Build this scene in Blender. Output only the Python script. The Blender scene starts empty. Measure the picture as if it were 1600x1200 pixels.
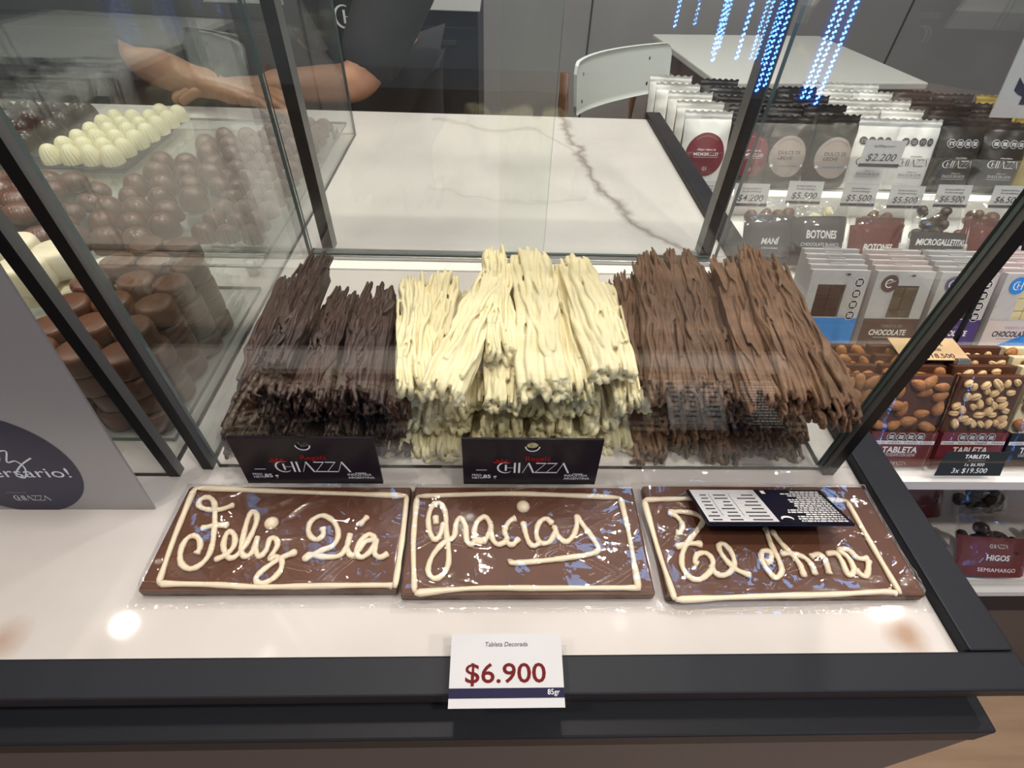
import bpy, bmesh, math, random
import numpy as np
from mathutils import Vector, Matrix, Euler
PI = math.pi
SC = bpy.context.scene
COL = SC.collection
D = bpy.data
CT = 0.90            # height of the marble counter top
DK = 0.765           # height of the deck of the neighbouring counter
ORD = ['', 'first', 'second', 'third', 'fourth', 'fifth', 'sixth', 'seventh', 'eighth', 'ninth', 'tenth', 'eleventh', 'twelfth']

# ------------------------------------------------------------------ camera
cam = D.objects.new('camera', D.cameras.new('camera')); COL.objects.link(cam)
P_, Y_, R_ = .78451, .04908, .04522          # pitch down, yaw, roll (radians)
fw = Vector((math.sin(Y_)*math.cos(P_), math.cos(Y_)*math.cos(P_), -math.sin(P_)))
rt = Vector((math.cos(Y_), -math.sin(Y_), 0)); up = rt.cross(fw)
cx = math.cos(R_)*rt + math.sin(R_)*up; cu = -math.sin(R_)*rt + math.cos(R_)*up
cam.matrix_world = Matrix(((cx.x, cu.x, -fw.x, 0), (cx.y, cu.y, -fw.y, 0), (cx.z, cu.z, -fw.z, 1.23), (0, 0, 0, 1)))
cam.data.sensor_width = 36; cam.data.lens = 804.67/1600*36; cam.data.clip_start = .01
SC.camera = cam
# ------------------------------------------------------------------ world, exposure
W = D.worlds.new('world'); SC.world = W; W.use_nodes = True
W.node_tree.nodes['Background'].inputs[0].default_value = (.92, .95, 1.0, 1)
W.node_tree.nodes['Background'].inputs[1].default_value = .25
SC.view_settings.view_transform = 'Standard'; SC.view_settings.look = 'None'
SC.view_settings.gamma = 1; SC.view_settings.exposure = -.16
SC.cycles.transparent_max_bounces = 48; SC.cycles.max_bounces = 12
SC.cycles.sample_clamp_indirect = 6
LAMPS = [(-1.52, .83, 3), (-1.62, 1.00, 3), (-1.70, 1.25, 3), (-.15, 1.35, 8), (.75, 1.15, 10), (1.75, .9, 9), (-.9, -.25, 6), (.55, -.35, 8), (-.05, .35, 8), (1.35, -.55, 12), (.3, 2.25, 6), (1.35, 2.2, 6), (-.9, 2.2, 3)]  # the lamp over the aisle floor at the right is added to brighten it
BLUE = [(-.62, 1.22), (.5, 1.24), (1.3, 1.08)]

# ------------------------------------------------------------------ materials
def nmat(name):
    m = D.materials.new(name); m.use_nodes = True
    nt = m.node_tree; b = nt.nodes['Principled BSDF']
    return m, nt, b
def N(nt, t, **kw):
    n = nt.nodes.new(t)
    for k, v in kw.items(): setattr(n, k, v)
    return n
def col4(c): return (c[0], c[1], c[2], 1)
def mat(name, c, rough=.5, metal=0, spec=.5, bump=0, bscale=200, var=0, vscale=30, coat=0, emit=None, es=0, sss=0):
    m, nt, b = nmat(name)
    b.inputs['Base Color'].default_value = col4(c)
    b.inputs['Roughness'].default_value = rough; b.inputs['Metallic'].default_value = metal
    b.inputs['Specular IOR Level'].default_value = spec; b.inputs['Coat Weight'].default_value = coat
    if sss: b.inputs['Subsurface Weight'].default_value = sss; b.inputs['Subsurface Radius'].default_value = (.01, .006, .003); b.inputs['Subsurface Scale'].default_value = .5
    if emit: b.inputs['Emission Color'].default_value = col4(emit); b.inputs['Emission Strength'].default_value = es
    tc = N(nt, 'ShaderNodeTexCoord')
    if var:
        n = N(nt, 'ShaderNodeTexNoise'); n.inputs['Scale'].default_value = vscale; n.inputs['Detail'].default_value = 5
        nt.links.new(tc.outputs['Object'], n.inputs['Vector'])
        r = N(nt, 'ShaderNodeValToRGB'); r.color_ramp.elements[0].position = .3; r.color_ramp.elements[1].position = .7
        r.color_ramp.elements[0].color = col4([x*(1-var) for x in c]); r.color_ramp.elements[1].color = col4([min(1, x*(1+var)) for x in c])
        nt.links.new(n.outputs['Fac'], r.inputs[0]); nt.links.new(r.outputs[0], b.inputs['Base Color'])
    if bump:
        n = N(nt, 'ShaderNodeTexNoise'); n.inputs['Scale'].default_value = bscale; n.inputs['Detail'].default_value = 4
        nt.links.new(tc.outputs['Object'], n.inputs['Vector'])
        bp = N(nt, 'ShaderNodeBump'); bp.inputs['Strength'].default_value = bump; bp.inputs['Distance'].default_value = .002
        nt.links.new(n.outputs['Fac'], bp.inputs['Height']); nt.links.new(bp.outputs[0], b.inputs['Normal'])
    return m
def clear(name, tint=(.97, .985, .975), rough=0., bump=0, bscale=60, ior=1.5, haze=0):
    """A thin clear sheet: straight-through transparency plus Fresnel gloss."""
    m = D.materials.new(name); m.use_nodes = True; nt = m.node_tree; nt.nodes.clear()
    o = N(nt, 'ShaderNodeOutputMaterial'); mx = N(nt, 'ShaderNodeMixShader')
    t = N(nt, 'ShaderNodeBsdfTransparent'); t.inputs[0].default_value = col4(tint)
    g = N(nt, 'ShaderNodeBsdfGlossy'); g.inputs['Roughness'].default_value = rough; g.inputs[0].default_value = (1, 1, 1, 1)
    fr = N(nt, 'ShaderNodeFresnel'); geo = N(nt, 'ShaderNodeNewGeometry')
    mp = N(nt, 'ShaderNodeMapRange'); mp.inputs[3].default_value = ior; mp.inputs[4].default_value = 1/ior
    nt.links.new(geo.outputs['Backfacing'], mp.inputs[0]); nt.links.new(mp.outputs[0], fr.inputs['IOR'])
    if bump:
        tc = N(nt, 'ShaderNodeTexCoord'); n = N(nt, 'ShaderNodeTexNoise'); n.inputs['Scale'].default_value = bscale; n.inputs['Detail'].default_value = 2.5
        n.inputs['Distortion'].default_value = .6
        nt.links.new(tc.outputs['Object'], n.inputs['Vector'])
        bp = N(nt, 'ShaderNodeBump'); bp.inputs['Strength'].default_value = bump; bp.inputs['Distance'].default_value = .004
        nt.links.new(n.outputs['Fac'], bp.inputs['Height'])
        nt.links.new(bp.outputs[0], g.inputs['Normal']); nt.links.new(bp.outputs[0], fr.inputs['Normal'])
    nt.links.new(fr.outputs[0], mx.inputs[0]); nt.links.new(t.outputs[0], mx.inputs[1]); nt.links.new(g.outputs[0], mx.inputs[2])
    if haze:
        d = N(nt, 'ShaderNodeBsdfDiffuse'); d.inputs[0].default_value = (.8, .8, .78, 1)
        m2 = N(nt, 'ShaderNodeMixShader'); m2.inputs[0].default_value = haze
        nt.links.new(mx.outputs[0], m2.inputs[1]); nt.links.new(d.outputs[0], m2.inputs[2]); nt.links.new(m2.outputs[0], o.inputs[0])
    else: nt.links.new(mx.outputs[0], o.inputs[0])
    return m

M = {}
M['charcoal'] = mat('charcoal_laminate', (.0115, .0130, .0185), .48, spec=.22, bump=.05, bscale=900)
M['charcoal_low'] = mat('brown_grey_laminate', (.105, .085, .078), .5)
M['navy'] = mat('navy_lacquer', (.007, .010, .022), .5, spec=.25)
M['navy_gap'] = mat('dark_recess', (.004, .005, .009), .6)
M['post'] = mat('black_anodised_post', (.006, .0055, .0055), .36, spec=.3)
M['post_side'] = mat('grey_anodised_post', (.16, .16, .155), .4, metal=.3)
M['glass'] = clear('clear_glass')
M['glass_edge'] = mat('green_glass_edge', (.09, .125, .12), .2)
M['acrylic'] = clear('clear_acrylic', (.98, .98, .98), .02)
M['film'] = clear('cellophane', (.985, .985, .985), .035, bump=.14, bscale=70, ior=1.62)
M['bagfilm'] = clear('bag_cellophane', (.97, .97, .97), .05, bump=.25, bscale=48, ior=1.62)
M['tailfilm'] = clear('crimped_cellophane', (.96, .96, .96), .05, bump=.3, bscale=60, ior=1.6, haze=.10)
M['milk'] = mat('milk_chocolate', (.100, .037, .019), .45, spec=.35, var=.12, vscale=60, bump=.05, bscale=300)
M['milk_bark'] = mat('milk_chocolate_bark', (.150, .080, .044), .6, var=.25, vscale=90, bump=.25, bscale=500)
M['dark_bark'] = mat('dark_chocolate_bark', (.043, .021, .016), .52, var=.25, vscale=90, bump=.25, bscale=500)
M['white_bark'] = mat('white_chocolate_bark', (.80, .71, .45), .5, var=.05, vscale=60, bump=.12, bscale=400)
for k_ in ('milk_bark', 'dark_bark', 'white_bark'):     # bars differ a little in colour, as batches do
    nt_ = M[k_].node_tree; b_ = nt_.nodes['Principled BSDF']; src = b_.inputs['Base Color'].links[0].from_socket
    oi = N(nt_, 'ShaderNodeObjectInfo'); mr = N(nt_, 'ShaderNodeMapRange'); v_ = .05 if k_ == 'white_bark' else .20
    mr.inputs[3].default_value = 1-v_; mr.inputs[4].default_value = 1+v_; hs = N(nt_, 'ShaderNodeHueSaturation')
    nt_.links.new(oi.outputs['Random'], mr.inputs[0]); nt_.links.new(mr.outputs[0], hs.inputs['Value']); nt_.links.new(src, hs.inputs['Color']); nt_.links.new(hs.outputs[0], b_.inputs['Base Color'])
M['icing'] = mat('cream_icing', (.80, .68, .50), .35, sss=.1)
M['bon_brown'] = mat('bonbon_milk', (.115, .046, .026), .28, var=.15, vscale=40)
M['bon_dark'] = mat('bonbon_dark', (.038, .022, .018), .25)
M['bon_white'] = mat('bonbon_white', (.85, .79, .52), .4, sss=.1)
M['cyl_brown'] = mat('dipped_biscuit_milk', (.125, .050, .024), .4, var=.12, vscale=50)
M['cyl_white'] = mat('dipped_biscuit_white', (.87, .80, .58), .4)
M['card_white'] = mat('white_card', (.58, .575, .59), .6, spec=.1)
M['card_grey'] = mat('pale_grey_card', (.62, .62, .65), .6)
M['card_black'] = mat('black_card', (.010, .008, .016), .28, spec=.3)
M['card_tan'] = mat('kraft_card', (.62, .43, .23), .6)
M['card_green'] = mat('blackboard_card', (.014, .018, .017), .5)
M['ink'] = mat('dark_ink', (.03, .028, .035), .6, spec=.08)
M['ink_red'] = mat('maroon_ink', (.13, .012, .012), .6, spec=.08)
M['ink_navy'] = mat('navy_ink', (.018, .016, .05), .5, spec=.08)
M['ink_white'] = mat('white_ink', (.86, .86, .86), .55, spec=.08)
M['ink_grey'] = mat('grey_ink', (.30, .30, .31), .6, spec=.08)
M['red'] = mat('red_ink', (.45, .02, .02), .5, spec=.08)
M['silver'] = mat('silver_card', (.40, .385, .375), .34, metal=.35)
M['sign_navy'] = mat('navy_print', (.016, .014, .045), .3)
M['pouch_white'] = mat('white_foil_pouch', (.80, .79, .76), .3, bump=.25, bscale=60)
M['pouch_black'] = mat('black_foil_pouch', (.022, .019, .018), .33, bump=.3, bscale=60)
M['pouch_gold'] = mat('gold_foil_pouch', (.52, .38, .09), .33, metal=.4, bump=.25, bscale=60)
M['maroon'] = mat('maroon_print', (.17, .018, .032), .45)
M['maroon_card'] = mat('maroon_card', (.15, .028, .025), .42)
M['taupe'] = mat('taupe_label', (.36, .29, .26), .6)
M['graphite'] = mat('graphite_card', (.055, .052, .056), .45)
M['box_grey'] = mat('grey_carton', (.50, .485, .49), .5)
M['box_pink'] = mat('pale_pink_carton', (.58, .50, .49), .5)
M['band_brown'] = mat('brown_band', (.085, .042, .038), .5)
M['band_purple'] = mat('purple_band', (.06, .03, .17), .45)
M['band_blue'] = mat('blue_band', (.02, .23, .66), .45)
M['choc_window'] = mat('chocolate_slab', (.065, .03, .022), .3)
M['white_window'] = mat('white_chocolate_slab', (.86, .75, .42), .4)
M['almond'] = mat('almond_skin', (.38, .16, .05), .55, var=.3, vscale=180, bump=.4, bscale=500)
M['peanut'] = mat('peanut', (.72, .50, .25), .5, var=.15, vscale=200)
M['white_lacquer'] = mat('white_lacquer', (.88, .87, .84), .3)
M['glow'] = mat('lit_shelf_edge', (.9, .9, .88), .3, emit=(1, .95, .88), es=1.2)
M['steel'] = mat('steel', (.45, .45, .44), .3, metal=.9)
M['wood'] = mat('walnut', (.16, .065, .025), .45, var=.3, vscale=25)
M['chair_panel'] = mat('grey_moulded_panel', (.80, .83, .80), .35)
M['table_top'] = mat('pale_grey_laminate', (.68, .68, .66), .35)
M['wall'] = mat('grey_wall_panel', (.34, .335, .345), .45, var=.06, vscale=3)
M['wall_dark'] = mat('dark_wall_panel', (.05, .05, .052), .5)
M['ceiling'] = mat('ceiling_paint', (.22, .22, .22), .9)
M['gap'] = mat('seam', (.02, .02, .02), .8)
M['skin'] = mat('skin', (.52, .25, .15), .5, var=.08, vscale=40, sss=.1)
M['shirt'] = mat('black_cotton', (.010, .010, .011), .85, bump=.3, bscale=300)
M['trousers'] = mat('dark_trousers', (.012, .013, .02), .85)
M['hair'] = mat('dark_hair', (.02, .013, .01), .5)
M['eye'] = mat('eye', (.8, .8, .8), .2)
M['lens'] = mat('lamp_lens', (1, 1, 1), .5, emit=(1, .86, .66), es=45)
M['added_strip_lens'] = mat('added_strip_lens', (1, 1, 1), .5, emit=(1, .84, .62), es=9)
M['blue_lens'] = mat('blue_lamp_lens', (.2, .4, 1), .5, emit=(.22, .50, 1.0), es=8)
M['led'] = mat('blue_led', (.1, .3, 1), .5, emit=(.16, .48, 1.0), es=75)
M['led_back'] = mat('blue_led_strip', (.01, .03, .15), .4, emit=(.02, .09, .6), es=2.2)
M['hull'] = mat('lamp_housing', (.03, .03, .03), .5)

def marble():
    m, nt, b = nmat('white_marble'); L = nt.links.new
    b.inputs['Roughness'].default_value = .055; b.inputs['Specular IOR Level'].default_value = .55
    geo = N(nt, 'ShaderNodeTexCoord'); sep = N(nt, 'ShaderNodeSeparateXYZ'); L(geo.outputs['Object'], sep.inputs[0])
    n1 = N(nt, 'ShaderNodeTexNoise'); n1.inputs['Scale'].default_value = 26; n1.inputs['Detail'].default_value = 6; L(geo.outputs['Object'], n1.inputs['Vector'])
    n2 = N(nt, 'ShaderNodeTexNoise'); n2.inputs['Scale'].default_value = 5; n2.inputs['Detail'].default_value = 4; L(geo.outputs['Object'], n2.inputs['Vector'])
    def math_(op, a, c, clamp=False):
        n = N(nt, 'ShaderNodeMath', operation=op); n.use_clamp = clamp
        for i, v in enumerate((a, c)):
            if v is None: continue
            if isinstance(v, (int, float)): n.inputs[i].default_value = v
            else: L(v, n.inputs[i])
        return n.outputs[0]
    wob = math_('MULTIPLY', math_('SUBTRACT', n1.outputs['Fac'], .5), .05)
    def vein(run, off, r0, r1, o0, o1, pts, width, fade):
        t = N(nt, 'ShaderNodeMapRange'); L(run, t.inputs[0]); t.inputs[1].default_value = r0; t.inputs[2].default_value = r1
        fc = N(nt, 'ShaderNodeFloatCurve'); c = fc.mapping.curves[0]
        P = [((p-r0)/(r1-r0), (q-o0)/(o1-o0)) for p, q in pts]; P.sort()
        c.points[0].location = P[0]; c.points[1].location = P[-1]
        for p in P[1:-1]: c.points.new(*p)
        fc.mapping.update(); L(t.outputs[0], fc.inputs['Value'])
        v = N(nt, 'ShaderNodeMapRange'); L(fc.outputs[0], v.inputs[0]); v.inputs[3].default_value = o0; v.inputs[4].default_value = o1
        dist = math_('ABSOLUTE', math_('ADD', math_('SUBTRACT', off, v.outputs[0]), wob), None)
        w = math_('ADD', math_('MULTIPLY', n2.outputs['Fac'], width*2), width*.1)
        k = math_('SUBTRACT', 1, math_('DIVIDE', dist, w), True)
        k = math_('POWER', k, 1.7)
        inside = math_('MULTIPLY', math_('GREATER_THAN', run, r0), math_('LESS_THAN', run, r1))
        return math_('MULTIPLY', math_('MULTIPLY', k, inside), fade)
    v1 = vein(sep.outputs[1], sep.outputs[0], .30, 1.10, 0, .5, [(1.10, .118), (1.0317, .122), (.9442, .128), (.8867, .1387), (.8162, .1411), (.7514, .1497), (.7061, .1695), (.653, .183), (.6186, .198), (.5792, .2308), (.5544, .2565), (.30, .42)], .012, .75)
    v2 = vein(sep.outputs[0], sep.outputs[1], -.12, .14, .8, 1.1, [(-.12, 1.02), (-.0479, .9942), (-.007, .962), (.0623, .9865), (.094, .9417), (.1232, .8941), (.14, .86)], .013, .38)
    v3 = vein(sep.outputs[0], sep.outputs[1], -.10, .13, .6, .9, [(-.10, .735), (-.02, .70), (.05, .69), (.13, .71)], .008, .22)
    cl = N(nt, 'ShaderNodeValToRGB'); cl.color_ramp.elements[0].color = (.53, .495, .475, 1); cl.color_ramp.elements[1].color = (.635, .597, .575, 1)
    cl.color_ramp.elements[0].position = .25; cl.color_ramp.elements[1].position = .55; L(n2.outputs['Fac'], cl.inputs[0])
    def mixc(fac, a, c):
        x = N(nt, 'ShaderNodeMix', data_type='RGBA'); L(fac, x.inputs[0]); L(a, x.inputs[6]); x.inputs[7].default_value = col4(c); return x.outputs[2]
    out = mixc(v1, cl.outputs[0], (.17, .13, .11)); out = mixc(v2, out, (.25, .21, .19)); out = mixc(v3, out, (.3, .27, .25))
    for sx, sy, r in ((.258, .113, .016), (-.287, .113, .017)):
        vd = N(nt, 'ShaderNodeVectorMath', operation='DISTANCE'); L(geo.outputs['Object'], vd.inputs[0]); vd.inputs[1].default_value = (sx, sy, .9)
        k = math_('SUBTRACT', 1, math_('DIVIDE', math_('ADD', vd.outputs['Value'], math_('MULTIPLY', wob, .5)), r), True)
        out = mixc(math_('MULTIPLY', k, .8), out, (.36, .21, .12))
    L(out, b.inputs['Base Color'])
    return m
M['marble'] = marble()
def planks():
    m, nt, b = nmat('oak_floor'); L = nt.links.new
    tc = N(nt, 'ShaderNodeTexCoord'); mp = N(nt, 'ShaderNodeMapping'); mp.inputs['Scale'].default_value = (.6, 6, 1); L(tc.outputs['Object'], mp.inputs[0])
    n = N(nt, 'ShaderNodeTexNoise'); n.inputs['Scale'].default_value = 6; n.inputs['Detail'].default_value = 8; L(mp.outputs[0], n.inputs['Vector'])
    r = N(nt, 'ShaderNodeValToRGB'); r.color_ramp.elements[0].color = (.30, .19, .11, 1); r.color_ramp.elements[1].color = (.62, .42, .28, 1); L(n.outputs['Fac'], r.inputs[0])
    bk = N(nt, 'ShaderNodeTexBrick'); bk.inputs['Scale'].default_value = 1; bk.inputs['Brick Width'].default_value = 1.2; bk.inputs['Row Height'].default_value = .16
    bk.inputs['Mortar Size'].default_value = .002; bk.inputs['Color1'].default_value = (1, 1, 1, 1); bk.inputs['Color2'].default_value = (.8, .8, .8, 1); bk.inputs['Mortar'].default_value = (.25, .2, .18, 1)
    L(tc.outputs['Object'], bk.inputs[0])
    x = N(nt, 'ShaderNodeMix', data_type='RGBA'); x.blend_type = 'MULTIPLY'; x.inputs[0].default_value = 1; L(r.outputs[0], x.inputs[6]); L(bk.outputs[0], x.inputs[7]); L(x.outputs[2], b.inputs['Base Color'])
    b.inputs['Roughness'].default_value = .45
    return m
M['floor'] = planks()

# ------------------------------------------------------------------ mesh helpers
class MB:
    def __init__(s): s.v = []; s.f = []; s.m = []; s.sm = []
    def add(s, vs, fs, mi=0, smooth=False, mtx=None):
        o = len(s.v)
        for p in vs:
            p = Vector(p)
            s.v.append(tuple(mtx @ p if mtx else p))
        for f in fs: s.f.append([i+o for i in f]); s.m.append(mi); s.sm.append(smooth)
        return s
    def box(s, x0, x1, y0, y1, z0, z1, mi=0, mtx=None, bev=0):
        if bev:
            bm = bmesh.new(); bmesh.ops.create_cube(bm, size=1)
            for v in bm.verts: v.co = Vector(((x0+x1)/2+v.co.x*(x1-x0), (y0+y1)/2+v.co.y*(y1-y0), (z0+z1)/2+v.co.z*(z1-z0)))
            bmesh.ops.bevel(bm, geom=bm.edges[:], offset=bev, segments=2, affect='EDGES', profile=.5)
            bm.verts.index_update(); s.add([v.co[:] for v in bm.verts], [[v.index for v in f.verts] for f in bm.faces], mi, False, mtx); bm.free(); return s
        v = [(x, y, z) for z in (z0, z1) for y in (y0, y1) for x in (x0, x1)]
        return s.add(v, [(0, 2, 3, 1), (4, 5, 7, 6), (0, 1, 5, 4), (2, 6, 7, 3), (0, 4, 6, 2), (1, 3, 7, 5)], mi, False, mtx)
    def grid(s, nu, nv, fn, mi=0, smooth=True, wrap=False, mtx=None, flip=False):
        vs = [fn(i/(nu if wrap else nu-1), j/(nv-1)) for j in range(nv) for i in range(nu)]
        fs = []
        for j in range(nv-1):
            for i in range(nu if wrap else nu-1):
                a, b = j*nu+i, j*nu+(i+1) % nu
                q = (a, b, b+nu, a+nu); fs.append(q[::-1] if flip else q)
        return s.add(vs, fs, mi, smooth, mtx)
    def tube(s, pts, rad, n=8, mi=0, flat=None, up=(0, 0, 1), mtx=None):
        """Swept tube along pts; rad is a number or a list; flat squashes the section along the second axis."""
        pts = [Vector(p) for p in pts]; k = len(pts); vs = []; up = Vector(up)
        for i, p in enumerate(pts):
            t = (pts[min(i+1, k-1)]-pts[max(i-1, 0)])
            if t.length < 1e-9: t = Vector((0, 1, 0))
            t.normalize(); a = t.cross(up)
            if a.length < 1e-4: a = t.cross(Vector((1, 0, 0)))
            a.normalize(); b = a.cross(t)
            r = rad[i] if isinstance(rad, (list, tuple)) else rad
            fl = 1 if flat is None else flat
            for j in range(n):
                w = 2*PI*j/n; vs.append(p+a*(r*math.cos(w))+b*(r*fl*math.sin(w)))
        fs = [(i*n+j, i*n+(j+1) % n, (i+1)*n+(j+1) % n, (i+1)*n+j) for i in range(k-1) for j in range(n)]
        fs += [tuple(range(n))[::-1], tuple((k-1)*n+j for j in range(n))]
        return s.add(vs, fs, mi, True, mtx)
    def lathe(s, prof, n=24, mi=0, mtx=None, smooth=True):
        """prof: (radius, z) pairs bottom to top, closed with caps."""
        vs = [(r*math.cos(2*PI*j/n), r*math.sin(2*PI*j/n), z) for r, z in prof for j in range(n)]
        fs = [(i*n+j, i*n+(j+1) % n, (i+1)*n+(j+1) % n, (i+1)*n+j) for i in range(len(prof)-1) for j in range(n)]
        fs += [tuple(range(n))[::-1], tuple((len(prof)-1)*n+j for j in range(n))]
        return s.add(vs, fs, mi, smooth, mtx)
    def mesh(s, name, mats):
        me = D.meshes.new(name); me.from_pydata(s.v, [], s.f)
        for m in (mats if isinstance(mats, (list, tuple)) else [mats]): me.materials.append(m)
        me.polygons.foreach_set('material_index', s.m); me.polygons.foreach_set('use_smooth', s.sm); me.update()
        return me
    def build(s, name, mats, parent=None, loc=(0, 0, 0), rot=(0, 0, 0)):
        return link(name, s.mesh(name, mats), parent, loc, rot)
def link(name, data, parent=None, loc=(0, 0, 0), rot=(0, 0, 0)):
    o = D.objects.new(name, data); COL.objects.link(o); o.location = loc; o.rotation_euler = rot
    if parent: o.parent = parent
    return o
def tag(o, label, cat, group=None, kind=None):
    o['label'] = label; o['category'] = cat
    if group: o['group'] = group
    if kind: o['kind'] = kind
    return o
def thing(name, label, cat, loc=(0, 0, 0), rot=(0, 0, 0), group=None):
    return tag(link(name, None, None, loc, rot), label, cat, group)
def struct(o): o['kind'] = 'structure'; return o
def dup(root, loc, rot=None, label=None, scale=None):
    def cp(o, par):
        c = o.copy(); COL.objects.link(c)
        if par: c.parent = par
        for ch in KIDS.get(o.name, []): cp(ch, c)
        return c
    KIDS = {}
    for o in COL.objects:
        if o.parent: KIDS.setdefault(o.parent.name, []).append(o)
    r = cp(root, None); r.location = loc
    if rot is not None: r.rotation_euler = rot
    if label: r['label'] = label
    if scale: r.scale = scale
    return r
def snoise(rng, n, amp=1., f=(1, 5)):
    """A smooth random 1-D signal on [0,1] sampled n times."""
    t = np.linspace(0, 1, n); y = np.zeros(n)
    for k in range(4):
        fr = rng.uniform(*f); y += rng.uniform(.3, 1)*np.sin(2*PI*fr*t+rng.uniform(0, 6.28))
    return y*amp/2
def field(seed, n=7, f=(20, 90)):
    r = random.Random(seed); w = [(r.uniform(0, 2*PI), r.uniform(*f), r.uniform(0, 6.28), r.uniform(.4, 1)) for _ in range(n)]
    return lambda x, y: sum(a*math.sin(fr*(x*math.cos(t)+y*math.sin(t))+p) for t, fr, p, a in w)/n
def spline(pts, k=6, closed=False):
    """Catmull-Rom through 2-D or 3-D points."""
    P = [Vector(p) for p in pts]; n = len(P); out = []
    for i in range(n-1):
        a, b, c, d = P[max(i-1, 0)], P[i], P[i+1], P[min(i+2, n-1)]
        for j in range(k):
            t = j/k; out.append(.5*((2*b)+(c-a)*t+(2*a-5*b+4*c-d)*t*t+(3*b-a-3*c+d)*t**3))
    out.append(P[-1]); return out

# ------------------------------------------------------------------ printing: flat lettering and marks on a surface
_tc = {}
def glyphs(s, bold=0., shear=0.):
    k = (s, bold, shear)
    if k not in _tc:
        cu = D.curves.new('t', 'FONT'); cu.body = s; cu.size = 1; cu.offset = bold; cu.shear = shear; cu.resolution_u = 3
        o = D.objects.new('t', cu); COL.objects.link(o); bpy.context.view_layer.update()
        me = D.meshes.new_from_object(o.evaluated_get(bpy.context.evaluated_depsgraph_get()))
        vs = [(v.co.x, v.co.y) for v in me.vertices]; fs = [tuple(p.vertices) for p in me.polygons]
        D.objects.remove(o); D.curves.remove(cu); D.meshes.remove(me)
        _tc[k] = (vs, fs)
    return _tc[k]
class Print:
    """Collects coloured 2-D shapes (u right, v up, metres) and builds them as one thin mesh on a surface."""
    def __init__(s): s.mb = MB(); s.mats = []; s.lay = 0
    def mi(s, m):
        if M[m] not in s.mats: s.mats.append(M[m])
        return s.mats.index(M[m])
    def poly(s, vs, fs, m): s.mb.add([(u, v, s.lay*.00012) for u, v in vs], fs, s.mi(m)); return s
    def up(s): s.lay += 1; return s
    def text(s, t, u, v, h, m, bold=0., shear=0., align='c', wid=None):
        vs, fs = glyphs(t, bold, shear)
        if not vs: return s
        x0 = min(p[0] for p in vs); x1 = max(p[0] for p in vs)
        k = h/.72; kx = k if wid is None else wid/(x1-x0)
        ox = {'c': -(x0+x1)/2, 'l': -x0, 'r': -x1}[align]
        return s.poly([(u+(a+ox)*kx, v+b*k) for a, b in vs], fs, m)
    def rect(s, u0, u1, v0, v1, m, nx=1, sk=0):
        for i in range(nx):
            a = u0+(u1-u0)*i/nx; b = u0+(u1-u0)*(i+1)/nx
            s.poly([(a, v0), (b, v0), (b+sk, v1), (a+sk, v1)], [(0, 1, 2, 3)], m)
        return s
    def disc(s, u, v, r, m, n=28, rings=1, ry=None, ph=0):
        ry = ry or r; vs = [(u, v)]; fs = []
        for q in range(1, rings+1):
            vs += [(u+r*q/rings*math.cos(2*PI*i/n+ph), v+ry*q/rings*math.sin(2*PI*i/n+ph)) for i in range(n)]
        for i in range(n):
            j = (i+1) % n; fs.append((0, 1+i, 1+j))
            for q in range(rings-1): fs.append((1+q*n+i, 1+(q+1)*n+i, 1+(q+1)*n+j, 1+q*n+j))
        return s.poly(vs, fs, m)
    def line(s, pts, w, m):
        pts = [Vector(p).to_2d() for p in pts]; vs = []; n = len(pts)
        for i, p in enumerate(pts):
            t = pts[min(i+1, n-1)]-pts[max(i-1, 0)]; t.normalize(); q = Vector((-t.y, t.x))*(w[i] if isinstance(w, list) else w)/2
            vs += [tuple(p+q), tuple(p-q)]
        return s.poly(vs, [(2*i, 2*i+1, 2*i+3, 2*i+2) for i in range(n-1)], m)
    def ring(s, u, v, r, w, m, a0=0, a1=360, n=28):
        return s.line([(u+r*math.cos(math.radians(a0+(a1-a0)*i/n)), v+r*math.sin(math.radians(a0+(a1-a0)*i/n))) for i in range(n+1)], w, m)
    def logo(s, u, v, h, m, part=7):
        """The shop's wordmark, centred on u, standing on v: C with an inner H, then I A Z Z A."""
        W_ = 4.55*h if part == 7 else {2: 1.15, 6: 3.75}[part]*h; x = u-W_/2
        P = lambda a, b: (x+a*h, v+b*h)
        t, k = .12*h, .035*h
        n = 22; pts = []; ws = []
        for i in range(n+1):
            a = math.radians(65+250*i/n); pts.append(P(.5+.48*math.cos(a), .5+.5*math.sin(a))); ws.append(k+(t-k)*max(0, math.sin(PI*i/n)))
        s.line(pts, ws, m); s.line([P(.52, .2), P(.52, .8)], t, m); s.line([P(.52, .5), P(1.02, .5)], k, m); s.line([P(1.08, 0), P(1.08, 1)], t, m)
        if part == 2: return s
        s.line([P(1.36, 0), P(1.36, 1)], t, m)
        s.line([P(1.58, 0), P(1.95, 1)], k, m); s.line([P(1.93, 1), P(2.28, 0)], t, m)
        for q in (2.35, 3.05):
            s.rect(P(q+.05, 0)[0], P(q+.68, 0)[0], P(0, .91)[1], P(0, 1)[1], m); s.rect(P(q, 0)[0], P(q+.68, 0)[0], P(0, 0)[1], P(0, .09)[1], m)
            s.line([P(q+.66, .95), P(q+.03, .05)], k, m)
        if part == 7: s.line([P(3.75, 0), P(4.12, 1)], k, m); s.line([P(4.1, 1), P(4.5, 0)], t, m)
        return s
    def seal(s, u, v, r, m='ink', e='ink_white'):
        s.disc(u, v, r*1.12, e, 8, ph=PI/8).up(); s.disc(u, v, r, m, 8, ph=PI/8).up()
        for k in (-.35, 0, .35): s.rect(u-r*.6, u+r*.6, v+k*r-r*.1, v+k*r+r*.1, e)
        s.lay -= 2; return s
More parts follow.
